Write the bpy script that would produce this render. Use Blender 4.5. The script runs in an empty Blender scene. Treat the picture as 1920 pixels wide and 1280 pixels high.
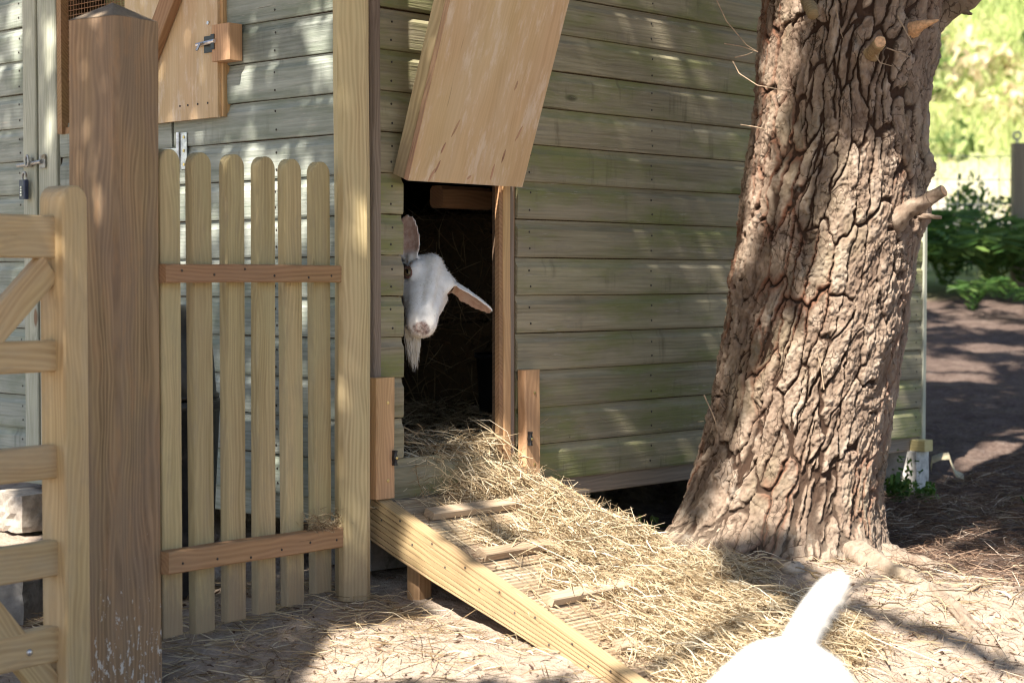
import bpy, math, random
import numpy as np
from mathutils import Vector, Matrix

random.seed(7)
rng = np.random.default_rng(7)
scene = bpy.context.scene
COL = scene.collection
EYE = 1.0                      # all heights below are relative to the camera; everything is lifted by this at the end

# ------------------------------------------------------------------ camera, sky, sun, exposure
PITCH = math.radians(1.864)
cam_data = bpy.data.cameras.new('camera')
cam = bpy.data.objects.new('camera', cam_data); COL.objects.link(cam)
cam_data.sensor_width = 36.0
cam_data.lens = 62.53
cam_data.clip_start = 0.05; cam_data.clip_end = 600
cam.rotation_euler = (math.radians(90) - PITCH, 0, 0)
cam_data.dof.use_dof = True
cam_data.dof.focus_distance = 5.25
cam_data.dof.aperture_fstop = 3.6
scene.camera = cam

SUN_EL = math.radians(52)
SH = Vector((0.46, 0.888, 0)).normalized()
SUN = Vector((SH.x * math.cos(SUN_EL), SH.y * math.cos(SUN_EL), -math.sin(SUN_EL)))
world = bpy.data.worlds.new('World'); scene.world = world; world.use_nodes = True
wn = world.node_tree; wn.nodes.clear()
sky = wn.nodes.new('ShaderNodeTexSky'); sky.sky_type = 'NISHITA'; sky.sun_disc = False
sky.sun_elevation = SUN_EL; sky.sun_rotation = math.radians(207.4)
sky.air_density = 1.0; sky.dust_density = 1.2; sky.ozone_density = 1.0
bg = wn.nodes.new('ShaderNodeBackground'); bg.inputs['Strength'].default_value = 0.075
wo = wn.nodes.new('ShaderNodeOutputWorld')
wn.links.new(sky.outputs[0], bg.inputs[0]); wn.links.new(bg.outputs[0], wo.inputs[0])
sl = bpy.data.lights.new('sun', 'SUN'); sl.energy = 5.0; sl.angle = math.radians(0.53); sl.color = (1.0, 0.93, 0.82)
sun = bpy.data.objects.new('sun', sl); COL.objects.link(sun)
sun.rotation_euler = SUN.to_track_quat('-Z', 'Y').to_euler()
sun.location = (-4, -6, 12)
scene.view_settings.view_transform = 'Standard'; scene.view_settings.look = 'None'
scene.view_settings.gamma = 1.0; scene.view_settings.exposure = 1.6
scene.view_settings.use_curve_mapping = False
scene.cycles.filter_width = 1.1

# ------------------------------------------------------------------ frames of reference
FPX = 3335.0
def ray(px, py):
    a = (px - 960) / FPX; b = -(py - 640) / FPX
    return np.array([a, math.cos(PITCH) + b * math.sin(PITCH), -math.sin(PITCH) + b * math.cos(PITCH)])
PSI = math.radians(43.38)
r_ = np.array([math.sin(PSI), math.cos(PSI), 0.0])       # along the wall with the hatch
n_ = np.array([math.cos(PSI), -math.sin(PSI), 0.0])      # its outward normal
l_ = -n_                                                # along the wall with the stable door
m_ = -r_                                                # its outward normal
UP = np.array([0, 0, 1.0])
C0 = np.array([-0.411, 4.975, 0.0])
Z0, BP = 0.889, 0.1155                                   # first board joint, board pitch
def RW(s, z, o=0.0): return C0 + r_ * s + n_ * o + UP * z
def LW(t, z, o=0.0): return C0 + l_ * t + m_ * o + UP * z

def hash2(ix, iy, k=0):
    h = (ix.astype(np.int64) * 374761393 + iy.astype(np.int64) * 668265263 + k * 2246822519) & 0xFFFFFFFF
    h = ((h ^ (h >> 13)) * 1274126177) & 0xFFFFFFFF
    h = (h ^ (h >> 16)) & 0xFFFFFFFF
    return h.astype(np.float64) / 4294967295.0
def vnoise(x, y, k=0):
    x = np.asarray(x, float); y = np.asarray(y, float)
    ix = np.floor(x); iy = np.floor(y); fx = x - ix; fy = y - iy
    fx = fx * fx * (3 - 2 * fx); fy = fy * fy * (3 - 2 * fy)
    a = hash2(ix, iy, k); b = hash2(ix + 1, iy, k); c = hash2(ix, iy + 1, k); d = hash2(ix + 1, iy + 1, k)
    return (a * (1 - fx) + b * fx) * (1 - fy) + (c * (1 - fx) + d * fx) * fy * 1.0
def fbm(x, y, o=4, k=0):
    s = 0; a = 0.5
    for i in range(o):
        s = s + a * (vnoise(x, y, k + i * 17) - 0.5); x = x * 2.03; y = y * 2.03; a *= 0.5
    return s
def worley(x, y, k=0):
    ix = np.floor(x); iy = np.floor(y)
    f1 = np.full(x.shape, 9.0); f2 = np.full(x.shape, 9.0); idv = np.zeros(x.shape)
    for dx in (-1, 0, 1):
        for dy in (-1, 0, 1):
            cx = ix + dx; cy = iy + dy
            px = cx + hash2(cx, cy, k); py = cy + hash2(cx, cy, k + 5)
            d = np.hypot(px - x, py - y)
            nid = hash2(cx, cy, k + 9)
            closer = d < f1
            f2 = np.where(closer, f1, np.minimum(f2, d)); idv = np.where(closer, nid, idv); f1 = np.where(closer, d, f1)
    return f1, f2, idv
def sstep(a, b, x):
    t = np.clip((x - a) / (b - a), 0, 1); return t * t * (3 - 2 * t)

# ------------------------------------------------------------------ object helpers
def tag(o, label=None, cat=None, group=None, kind=None):
    if label: o['label'] = label
    if cat: o['category'] = cat
    if group: o['group'] = group
    if kind: o['kind'] = kind
    return o
def thing(name, label, cat, loc=(0, 0, 0), group=None):
    o = bpy.data.objects.new(name, None); COL.objects.link(o)
    o.empty_display_size = 0.05; o.location = loc
    o.matrix_world = Matrix.Translation(Vector(loc))
    return tag(o, label, cat, group)
def frame(origin, x, z):
    x = Vector(x).normalized(); z = Vector(z); z = (z - x * z.dot(x)).normalized(); y = z.cross(x)
    M = Matrix.Identity(4)
    for i in range(3):
        M[i][0] = x[i]; M[i][1] = y[i]; M[i][2] = z[i]; M[i][3] = origin[i]
    return M
WORLDM = {}
def obj(name, V, F, m=None, parent=None, M=None, smooth=False, attrs=None, data=None):
    if data is None:
        me = bpy.data.meshes.new(name)
        V = np.asarray(V, np.float32).reshape(-1, 3)
        if isinstance(F, np.ndarray):
            nf, k = F.shape
            me.vertices.add(len(V)); me.vertices.foreach_set('co', V.ravel())
            me.loops.add(nf * k); me.loops.foreach_set('vertex_index', F.astype(np.int32).ravel())
            me.polygons.add(nf); me.polygons.foreach_set('loop_start', np.arange(0, nf * k, k, dtype=np.int32))
            me.update(calc_edges=True)
        else:
            me.from_pydata([tuple(map(float, v)) for v in V], [], [tuple(int(i) for i in f) for f in F]); me.update()
        if smooth: me.polygons.foreach_set('use_smooth', np.ones(len(me.polygons), bool))
        for an, av in (attrs or {}).items():
            at = me.attributes.new(an, 'FLOAT', 'POINT'); at.data.foreach_set('value', np.asarray(av, np.float32))
        if m: me.materials.append(m)
    else: me = data
    o = bpy.data.objects.new(name, me); COL.objects.link(o)
    M = M if M is not None else Matrix.Identity(4)
    WORLDM[o.name] = M
    if parent is not None:
        o.parent = parent
        pm = WORLDM.get(parent.name)
        if pm is None: pm = Matrix.Translation(parent.location)
        o.matrix_parent_inverse = pm.inverted()
    o.matrix_basis = M
    return o

def sweep(prof, L, nseg=1, wob=0.0, seed=0, caps=True, taper=None):
    """closed profile (y,z) swept along x from 0 to L"""
    prof = np.asarray(prof, float); k = len(prof); R_ = np.random.default_rng(seed)
    xs = np.linspace(0, L, nseg + 1); V = []
    ph = R_.random(4) * 6.28
    for i, x in enumerate(xs):
        u = x / max(L, 1e-6)
        dy = wob * (math.sin(ph[0] + u * 5.1) + 0.6 * math.sin(ph[1] + u * 13)); dz = wob * 0.7 * math.sin(ph[2] + u * 4.3)
        p = prof if taper is None else prof * taper(u)
        V.append(np.column_stack([np.full(k, x), p[:, 0] + dy, p[:, 1] + dz]))
    V = np.concatenate(V); F = []
    for i in range(nseg):
        for j in range(k):
            a = i * k + j; b = i * k + (j + 1) % k
            F.append((a, b, b + k, a + k))
    if caps:
        F.append(tuple(range(k))[::-1]); F.append(tuple(nseg * k + j for j in range(k)))
    return V, F
def flip(F): return [tuple(f)[::-1] for f in F]
def rect(W, T, c):
    h = W / 2
    return [(-h + c, 0), (h - c, 0), (h, c), (h, T - c), (h - c, T), (-h + c, T), (-h, T - c), (-h, c)]
def piece(name, parent, m, L, W, T, origin, x, z, ch=0.003, nseg=4, wob=0.0008, seed=None):
    """a piece of timber: length along x, width across, thickness along z; origin = middle of its back lower end"""
    if seed is None: seed = random.randrange(1 << 30)
    V, F = sweep(rect(W, T, ch), L, nseg, wob, seed)
    return obj(name, V, F, m, parent, frame(origin, x, z))
def boxes(lst):
    """list of (origin, x, y, z vectors as full edges) -> V,F of one joined mesh"""
    V = []; F = []
    for o, a, b, c in lst:
        k = len(V); o, a, b, c = map(np.asarray, (o, a, b, c))
        for i in range(8): V.append(o + a * (i & 1) + b * ((i >> 1) & 1) + c * ((i >> 2) & 1))
        for f in ((0, 2, 3, 1), (4, 5, 7, 6), (0, 1, 5, 4), (2, 6, 7, 3), (0, 4, 6, 2), (1, 3, 7, 5)): F.append(tuple(k + q for q in f))
    return V, F
def tube(pts, rad, k=10, caps=True):
    pts = np.asarray(pts, float); n = len(pts); rad = np.broadcast_to(np.asarray(rad, float), (n,)) if np.ndim(rad) <= 1 else np.asarray(rad)
    V = []; F = []; ref = None
    for i in range(n):
        t = pts[min(i + 1, n - 1)] - pts[max(i - 1, 0)]; t = t / (np.linalg.norm(t) + 1e-9)
        if ref is None: ref = np.array([0, 0, 1.0]) if abs(t[2]) < 0.9 else np.array([1.0, 0, 0])
        a = np.cross(t, ref); a /= np.linalg.norm(a); b = np.cross(a, t); ref = b
        th = np.arange(k) * 2 * math.pi / k
        V.append(pts[i] + rad[i] * (np.outer(np.cos(th), a) + np.outer(np.sin(th), b)))
    V = np.concatenate(V)
    for i in range(n - 1):
        for j in range(k):
            p = i * k + j; q = i * k + (j + 1) % k
            F.append((p, p + k, q + k, q))
    if caps:
        F.append(tuple(range(k))); F.append(tuple((n - 1) * k + j for j in range(k))[::-1])
    return V, F
def join(parts):
    V = []; F = []; k = 0
    for v, f in parts:
        V.append(np.asarray(v, float).reshape(-1, 3)); F += [tuple(int(i) + k for i in q) for q in f]; k += len(V[-1])
    return np.concatenate(V), F
def lathe(prof, k=24):
    V = []; F = []
    for rr, z in prof:
        for j in range(k):
            a = 2 * math.pi * j / k; V.append((rr * math.cos(a), rr * math.sin(a), z))
    for i in range(len(prof) - 1):
        for j in range(k):
            a = i * k + j; b = i * k + (j + 1) % k; F.append((a, b, b + k, a + k))
    F.append(tuple(range(k))[::-1]); F.append(tuple((len(prof) - 1) * k + j for j in range(k)))
    return V, F
def extrude_outline(pts, T, ch=0.003):
    """outline in (x,y) extruded 0..T in z, with a small chamfer on the front edge"""
    P = np.asarray(pts, float); n = len(P); c = P.mean(0)
    nx = np.roll(P, -1, 0) - np.roll(P, 1, 0); nn = np.column_stack([nx[:, 1], -nx[:, 0]]); nn /= np.linalg.norm(nn, axis=1)[:, None] + 1e-9
    Q = P - nn * ch
    V = np.concatenate([np.column_stack([P, np.zeros(n)]), np.column_stack([P, np.full(n, T - ch)]), np.column_stack([Q, np.full(n, T)])])
    F = []
    for i in range(n):
        j = (i + 1) % n
        F += [(i, j, j + n, i + n), (i + n, j + n, j + 2 * n, i + 2 * n)]
    F.append(tuple(range(n))[::-1]); F.append(tuple(2 * n + i for i in range(n)))
    return V, F

# ------------------------------------------------------------------ materials
class NT:
    def __init__(s, name):
        s.m = bpy.data.materials.new(name); s.m.use_nodes = True; s.t = s.m.node_tree; s.t.nodes.clear()
        s.out = s.n('ShaderNodeOutputMaterial'); s.b = s.n('ShaderNodeBsdfPrincipled'); s.l(s.b.outputs[0], s.out.inputs[0])
        s.b.inputs['Specular IOR Level'].default_value = 0.25
    def n(s, t, **kw):
        q = s.t.nodes.new(t)
        for k, v in kw.items(): setattr(q, k, v)
        return q
    def l(s, a, b): s.t.links.new(a, b)
    def val(s, node, **kw):
        for k, v in kw.items(): node.inputs[k.replace('_', ' ')].default_value = v
        return node
    def math(s, op, a, b=None, clamp=False):
        q = s.n('ShaderNodeMath', operation=op, use_clamp=clamp)
        for i, v in enumerate((a, b)):
            if v is None: continue
            if isinstance(v, (int, float)): q.inputs[i].default_value = v
            else: s.l(v, q.inputs[i])
        return q.outputs[0]
    def mix(s, f, a, b):
        q = s.n('ShaderNodeMix', data_type='RGBA', clamp_factor=True)
        for sock, v in ((q.inputs[0], f), (q.inputs[6], a), (q.inputs[7], b)):
            if isinstance(v, (int, float)): sock.default_value = v
            elif isinstance(v, tuple): sock.default_value = (*v, 1)
            else: s.l(v, sock)
        return q.outputs[2]
    def ramp(s, f, stops):
        q = s.n('ShaderNodeValToRGB'); e = q.color_ramp.elements
        while len(e) > 1: e.remove(e[0])
        for i, (p, c) in enumerate(stops):
            el = e[0] if i == 0 else e.new(p)
            el.position = p; c = c if isinstance(c, tuple) else (c, c, c); el.color = (*c, 1)
        s.l(f, q.inputs[0]); return q.outputs[0]
    def rng(s, f, a, b, c=0.0, d=1.0):
        q = s.n('ShaderNodeMapRange', interpolation_type='SMOOTHSTEP')
        s.l(f, q.inputs[0])
        for i, v in enumerate((a, b, c, d)): q.inputs[i + 1].default_value = v
        return q.outputs[0]
    def coords(s, scale=(1, 1, 1), rand=True, kind='Object'):
        tc = s.n('ShaderNodeTexCoord'); v = tc.outputs[kind]
        if rand:
            oi = s.n('ShaderNodeObjectInfo'); mul = s.n('ShaderNodeVectorMath', operation='SCALE'); mul.inputs[0].default_value = (13.1, 7.7, 5.3)
            s.l(oi.outputs['Random'], mul.inputs['Scale'])
            ad = s.n('ShaderNodeVectorMath', operation='ADD'); s.l(v, ad.inputs[0]); s.l(mul.outputs[0], ad.inputs[1]); v = ad.outputs[0]
        return s.sc(v, scale)
    def sc(s, v, scale):
        q = s.n('ShaderNodeVectorMath', operation='MULTIPLY'); s.l(v, q.inputs[0]); q.inputs[1].default_value = scale; return q.outputs[0]
    def noise(s, v, scale, detail=4, rough=0.55, dist=0.0):
        q = s.n('ShaderNodeTexNoise'); s.l(v, q.inputs['Vector'])
        for k, x in (('Scale', scale), ('Detail', detail), ('Roughness', rough), ('Distortion', dist)): q.inputs[k].default_value = x
        return q.outputs['Fac']
    def bump(s, h, strength=0.4, dist=0.004, prev=None):
        q = s.n('ShaderNodeBump'); q.inputs['Strength'].default_value = strength; q.inputs['Distance'].default_value = dist
        s.l(h, q.inputs['Height'])
        if prev is not None: s.l(prev, q.inputs['Normal'])
        return q.outputs[0]

def wood(name, light, dark, knot=(0.16, 0.08, 0.04), ring=0.5, warp=0.045, vstain=0.0, mud=0.0, knots=0.5, kscale=1.0, stain=None, stain_amt=0.4, stain2=None, stain2_amt=0.3,
         bump=0.3, rough=0.75, var=0.25, chalk=0.0, splat=0.0, nails=False):
    w = NT(name); v = w.coords()
    # wandering grain: coordinates pushed sideways by a slow noise, stretched along the length
    wn_ = w.noise(w.sc(v, (2.2, 9, 9)), 1.0, 2)
    wv = w.n('ShaderNodeVectorMath', operation='ADD'); w.l(v, wv.inputs[0])
    cb = w.n('ShaderNodeCombineXYZ'); wm = w.math('MULTIPLY', w.math('SUBTRACT', wn_, 0.5), warp)
    w.l(wm, cb.inputs[1]); w.l(wm, cb.inputs[2]); w.l(cb.outputs[0], wv.inputs[1]); wv = wv.outputs[0]
    # knots: swirl centres
    kv = w.n('ShaderNodeTexVoronoi', feature='F1'); w.l(w.sc(v, (3.2 * kscale, 9.0 * kscale, 2.2 * kscale)), kv.inputs['Vector']); kv.inputs['Scale'].default_value = 1.0
    kd = kv.outputs['Distance']; sepc = w.n('ShaderNodeSeparateColor'); w.l(kv.outputs['Color'], sepc.inputs[0])
    kon = w.math('LESS_THAN', sepc.outputs[0], knots)
    near = w.math('MULTIPLY', w.rng(kd, 0.0, 0.38, 1.0, 0.0), kon)
    core = w.math('MULTIPLY', w.rng(kd, 0.07, 0.125, 1.0, 0.0), kon)
    sx = w.n('ShaderNodeSeparateXYZ'); w.l(wv, sx.inputs[0])
    ph = w.math('ADD', w.math('MULTIPLY', sx.outputs[1], 520.0), w.math('MULTIPLY', sx.outputs[2], 410.0))
    ph = w.math('ADD', ph, w.math('MULTIPLY', near, 14.0))
    rings = w.math('ADD', w.math('MULTIPLY', w.math('SINE', ph), 0.5), 0.5)
    rings = w.math('POWER', rings, 1.6)
    fine = w.noise(w.sc(wv, (5, 150, 150)), 1.0, 3, 0.6)
    mid = w.noise(w.sc(wv, (1.0, 26, 26)), 1.0, 5, 0.65)
    f = w.math('ADD', w.math('MULTIPLY', rings, 0.32 * ring), w.math('ADD', w.math('MULTIPLY', fine, 0.38), w.math('MULTIPLY', mid, 0.75)))
    col = w.ramp(f, [(0.40, dark), (0.58, tuple((a + b) / 2 for a, b in zip(light, dark))), (0.80, light)])
    oi = w.n('ShaderNodeObjectInfo')
    hsv = w.n('ShaderNodeHueSaturation'); w.l(col, hsv.inputs['Color'])
    w.l(w.math('ADD', w.math('MULTIPLY', oi.outputs['Random'], var), 1.0 - var / 2), hsv.inputs['Value'])
    w.l(w.math('ADD', w.math('MULTIPLY', w.noise(w.sc(v, (1, 3, 3)), 1.3, 2), 0.05), 0.475), hsv.inputs['Hue'])
    col = hsv.outputs[0]
    col = w.mix(w.math('MULTIPLY', near, 0.35), col, tuple(a * 0.62 for a in light))
    col = w.mix(w.math('MULTIPLY', core, 0.85), col, knot)
    if stain: col = w.mix(w.math('MULTIPLY', w.rng(w.noise(w.sc(v, (1.0, 3.5, 3.5)), 2.2, 5, 0.62), 0.42, 0.66), stain_amt), col, stain)
    if stain2: col = w.mix(w.math('MULTIPLY', w.rng(w.noise(w.sc(v, (2.4, 9, 9)), 3.1, 6, 0.7), 0.5, 0.68), stain2_amt), col, stain2)
    if vstain:
        vs = w.math('MULTIPLY', w.rng(w.noise(w.sc(v, (16, 2.2, 2.2)), 1.0, 4, 0.7), 0.54, 0.72), w.rng(w.noise(w.sc(v, (2.0, 9, 9)), 1.0, 2), 0.4, 0.65))
        col = w.mix(w.math('MULTIPLY', vs, vstain), col, tuple(a * 0.5 for a in dark))
    if chalk:
        c1 = w.rng(w.noise(w.sc(wv, (9, 120, 120)), 1.0, 5, 0.75), 0.56, 0.7)
        c2 = w.rng(w.noise(w.sc(v, (1.2, 5, 5)), 1.7, 3), 0.45, 0.65)
        col = w.mix(w.math('MULTIPLY', w.math('MULTIPLY', c1, c2), chalk), col, (0.46, 0.42, 0.36))
    if mud:
        ms_ = w.n('ShaderNodeSeparateXYZ'); mt = w.n('ShaderNodeTexCoord'); w.l(mt.outputs['Object'], ms_.inputs[0])
        mm = w.math('ADD', ms_.outputs[0], w.math('MULTIPLY', w.math('SUBTRACT', w.noise(w.sc(v, (10, 26, 26)), 1.0, 4, 0.7), 0.5), 0.28))
        col = w.mix(w.math('MULTIPLY', w.rng(mm, 0.02, 0.24, 1.0, 0.0), mud), col, (0.20, 0.155, 0.115))
    if splat:
        pn = w.noise(w.sc(v, (40, 95, 95)), 1.0, 4, 0.7)
        sp = w.n('ShaderNodeSeparateXYZ'); tc = w.n('ShaderNodeTexCoord'); w.l(tc.outputs['Object'], sp.inputs[0])
        hgt = w.rng(sp.outputs[0], 0.05, 0.55, splat, 0.0)
        lim = w.math('SUBTRACT', 0.74, w.math('MULTIPLY', hgt, 0.17))
        spot = w.math('MULTIPLY', w.math('GREATER_THAN', pn, lim), w.rng(sp.outputs[0], 0.2, 0.95, 1.0, 0.0))
        col = w.mix(w.math('MULTIPLY', spot, 0.8), col, (0.62, 0.6, 0.56))
    # hairline checks in the grain
    chk = w.rng(w.noise(w.sc(wv, (3.5, 150, 150)), 1.0, 2, 0.5), 0.735, 0.78)
    col = w.mix(w.math('MULTIPLY', chk, 0.55), col, tuple(a * 0.35 for a in dark))
    w.l(col, w.b.inputs['Base Color']); w.b.inputs['Roughness'].default_value = rough
    hgt = w.math('ADD', w.math('MULTIPLY', fine, 0.5), w.math('ADD', w.math('MULTIPLY', mid, 0.8), w.math('ADD', w.math('MULTIPLY', rings, 0.25 * ring), w.math('MULTIPLY', chk, -0.8))))
    w.l(w.bump(hgt, bump, 0.006), w.b.inputs['Normal'])
    return w.m
def plain(name, color, rough=0.5, metal=0.0, bump=0.0, scale=60, var=0.25, spec=0.4, spots=None):
    w = NT(name); v = w.coords()
    n1 = w.noise(v, scale, 5, 0.65)
    col = w.mix(w.rng(n1, 0.3, 0.7), tuple(c * (1 - var) for c in color), tuple(min(1, c * (1 + var)) for c in color))
    if spots: col = w.mix(w.rng(w.noise(v, scale * 0.35, 5, 0.7), 0.55, 0.68), col, spots)
    w.l(col, w.b.inputs['Base Color']); w.b.inputs['Roughness'].default_value = rough; w.b.inputs['Metallic'].default_value = metal
    w.b.inputs['Specular IOR Level'].default_value = spec
    if bump: w.l(w.bump(w.noise(v, scale * 1.7, 5, 0.7), bump, 0.004), w.b.inputs['Normal'])
    return w.m
def strandmat(name, stops, trans=0.25, rough=0.55):
    w = NT(name)
    at = w.n('ShaderNodeAttribute', attribute_name='tone')
    col = w.ramp(at.outputs['Fac'], stops)
    w.l(col, w.b.inputs['Base Color']); w.b.inputs['Roughness'].default_value = rough
    if trans:
        tr = w.n('ShaderNodeBsdfTranslucent'); w.l(col, tr.inputs[0])
        mx = w.n('ShaderNodeMixShader'); mx.inputs[0].default_value = trans
        w.l(w.b.outputs[0], mx.inputs[1]); w.l(tr.outputs[0], mx.inputs[2]); w.l(mx.outputs[0], w.out.inputs[0])
    return w.m

M_RBOARD = wood('weathered_green_boards', (0.43, 0.38, 0.265), (0.20, 0.172, 0.108), (0.05, 0.045, 0.03), ring=0.15, warp=0.012, knots=0.3, kscale=0.9, vstain=0.5, stain=(0.195, 0.21, 0.075), stain_amt=0.8,
                stain2=(0.23, 0.20, 0.16), stain2_amt=0.45, bump=0.55, rough=0.85, var=0.3, chalk=0.75)
M_LBOARD = wood('weathered_grey_boards', (0.40, 0.42, 0.375), (0.175, 0.195, 0.165), (0.07, 0.07, 0.06), ring=0.15, warp=0.012, knots=0.3, kscale=0.9, vstain=0.5, stain=(0.16, 0.195, 0.125), stain_amt=0.5,
                stain2=(0.33, 0.34, 0.31), stain2_amt=0.5, bump=0.55, rough=0.85, var=0.25, chalk=0.75)
M_PICKET = wood('pale_green_treated_pine', (0.50, 0.395, 0.215), (0.31, 0.235, 0.115), (0.17, 0.09, 0.045), ring=0.55, knots=0.33, kscale=0.9, mud=0.7, stain=(0.43, 0.37, 0.205), stain_amt=0.6, stain2=(0.34, 0.27, 0.17), stain2_amt=0.45, bump=0.3, rough=0.7, var=0.24)
M_FPOST = wood('pale_treated_post', (0.54, 0.425, 0.24), (0.35, 0.255, 0.125), (0.17, 0.08, 0.04), ring=0.9, knots=0.42, kscale=0.75, mud=0.6, stain=(0.5, 0.43, 0.25), stain_amt=0.5, bump=0.15, rough=0.7, var=0.1)
M_RAIL = wood('brown_stained_rail', (0.37, 0.215, 0.115), (0.235, 0.13, 0.066), (0.09, 0.045, 0.025), ring=0.8, knots=0.2, bump=0.15, rough=0.7, var=0.1, stain=(0.30, 0.20, 0.125), stain_amt=0.35)
M_GPOSTCAP = wood('weathered_post_cap', (0.30, 0.23, 0.16), (0.16, 0.12, 0.085), ring=0.5, knots=0.2, bump=0.3, rough=0.8)
M_GATE = wood('honey_gate_timber', (0.54, 0.385, 0.205), (0.38, 0.25, 0.12), (0.2, 0.1, 0.05), ring=0.7, knots=0.35, kscale=0.8, bump=0.25, rough=0.65, var=0.1, stain=(0.44, 0.35, 0.23), stain_amt=0.5, stain2=(0.3, 0.24, 0.16), stain2_amt=0.3)
M_GPOST = wood('brown_gate_post', (0.35, 0.235, 0.135), (0.16, 0.10, 0.055), (0.12, 0.055, 0.025), ring=0.7, knots=0.5, kscale=0.6, bump=0.22, rough=0.75, var=0.05,
               stain=(0.20, 0.145, 0.11), stain_amt=0.5, stain2=(0.38, 0.22, 0.11), stain2_amt=0.35, splat=1.0)
M_PLY = wood('birch_plywood', (0.63, 0.455, 0.265), (0.50, 0.34, 0.185), (0.17, 0.09, 0.05), ring=0.3, knots=0.10, bump=0.06, rough=0.6, var=0.06, stain=(0.62, 0.48, 0.32), stain_amt=0.5, stain2=(0.76, 0.66, 0.55), stain2_amt=0.5)
M_PLYEDGE = wood('plywood_edge', (0.46, 0.28, 0.18), (0.2, 0.11, 0.075), ring=1.6, knots=0.0, bump=0.2, var=0.1)
M_BATTEN = wood('orange_batten', (0.60, 0.37, 0.20), (0.42, 0.24, 0.12), (0.17, 0.08, 0.04), ring=0.6, knots=0.25, bump=0.12, rough=0.65, var=0.15, stain=(0.45, 0.3, 0.19), stain_amt=0.3)
M_TRIM = wood('grey_trim', (0.33, 0.26, 0.205), (0.19, 0.145, 0.11), ring=0.5, knots=0.2, bump=0.25, rough=0.8, var=0.15, chalk=0.3)
M_LTRIM = wood('pale_grey_trim', (0.44, 0.44, 0.36), (0.27, 0.28, 0.21), ring=0.5, knots=0.2, bump=0.3, rough=0.8, var=0.15, chalk=0.4)
M_RAMP = wood('ramp_timber', (0.43, 0.30, 0.17), (0.255, 0.165, 0.085), (0.13, 0.07, 0.035), ring=0.8, knots=0.3, bump=0.2, rough=0.7, var=0.12, stain=(0.36, 0.26, 0.16), stain_amt=0.4)
M_DECK = wood('dusty_decking', (0.40, 0.30, 0.20), (0.22, 0.15, 0.09), (0.11, 0.07, 0.04), ring=0.6, knots=0.2, bump=0.25, rough=0.85, var=0.2, stain=(0.46, 0.37, 0.27), stain_amt=0.6)
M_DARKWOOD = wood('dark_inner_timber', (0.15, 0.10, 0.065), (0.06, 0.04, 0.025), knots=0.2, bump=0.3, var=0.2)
M_BEARER = wood('yellow_bearer', (0.62, 0.52, 0.26), (0.44, 0.36, 0.16), ring=0.7, knots=0.2, bump=0.15, var=0.05)
M_BLACK = plain('black_plastic', (0.018, 0.018, 0.02), 0.35, bump=0.05, spec=0.5)
M_BIN = plain('dark_grey_plastic', (0.035, 0.037, 0.042), 0.35, bump=0.08, scale=30, spec=0.5, spots=(0.08, 0.08, 0.085))
M_STEEL = plain('zinc_steel', (0.62, 0.62, 0.64), 0.35, 0.9, bump=0.05)
M_OLDSTEEL = plain('dull_steel', (0.36, 0.36, 0.35), 0.5, 0.8, bump=0.1, spots=(0.2, 0.15, 0.1))
M_NAIL = plain('nail_head', (0.06, 0.05, 0.045), 0.6, 0.4)
M_NAVY = plain('navy_enamel', (0.02, 0.03, 0.075), 0.35, spec=0.5)
M_BRASS = plain('brass', (0.65, 0.5, 0.22), 0.35, 0.9)
M_CONC = plain('pale_concrete', (0.50, 0.48, 0.45), 0.9, bump=0.5, scale=35, spots=(0.32, 0.3, 0.27))
M_SLAB = plain('grey_slab', (0.20, 0.19, 0.18), 0.9, bump=0.5, scale=25, spots=(0.1, 0.09, 0.08))
M_STONE = plain('stone', (0.36, 0.31, 0.26), 0.9, bump=0.5, scale=40)
M_WIRE = plain('wire', (0.30, 0.30, 0.30), 0.6, 0.5)
M_GREENP = plain('green_plastic', (0.02, 0.18, 0.12), 0.5)
M_STRAP = plain('cream_webbing', (0.55, 0.47, 0.31), 0.8, bump=0.3, scale=200)
M_ROOF = plain('roofing_felt', (0.06, 0.06, 0.055), 0.9, bump=0.4)
M_PALEPANEL = plain('painted_window_light', (0.62, 0.60, 0.33), 0.8)  # yellow-green light behind the window mesh, put into the colour
M_STRAW = strandmat('straw', [(0.0, (0.14, 0.09, 0.05)), (0.3, (0.34, 0.25, 0.145)), (0.65, (0.57, 0.46, 0.305)), (1.0, (0.80, 0.72, 0.56))])
M_NEEDLE = strandmat('pine_needles', [(0.0, (0.07, 0.042, 0.032)), (0.5, (0.18, 0.11, 0.075)), (0.85, (0.30, 0.21, 0.145)), (1.0, (0.50, 0.42, 0.34))], 0.1)
M_HAIR = strandmat('goat_hair', [(0.0, (0.72, 0.66, 0.55)), (0.5, (0.83, 0.80, 0.74)), (1.0, (0.90, 0.88, 0.85))], 0.3, 0.5)
M_LEAF = strandmat('leaves', [(0.0, (0.028, 0.055, 0.014)), (0.5, (0.06, 0.11, 0.026)), (1.0, (0.13, 0.19, 0.05))], 0.3)
M_PINELEAF = strandmat('pine_foliage', [(0.0, (0.02, 0.04, 0.013)), (0.6, (0.05, 0.085, 0.025)), (1.0, (0.09, 0.13, 0.04))], 0.15)
M_GRASS = strandmat('bank_grass', [(0.0, (0.10, 0.155, 0.045)), (0.2, (0.22, 0.29, 0.09)), (0.45, (0.40, 0.47, 0.18)), (0.75, (0.55, 0.56, 0.28)), (1.0, (0.72, 0.58, 0.38))], 0.4)
M_FERN = strandmat('fern', [(0.0, (0.03, 0.075, 0.018)), (0.6, (0.07, 0.15, 0.03)), (1.0, (0.17, 0.26, 0.06))], 0.35)

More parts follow.
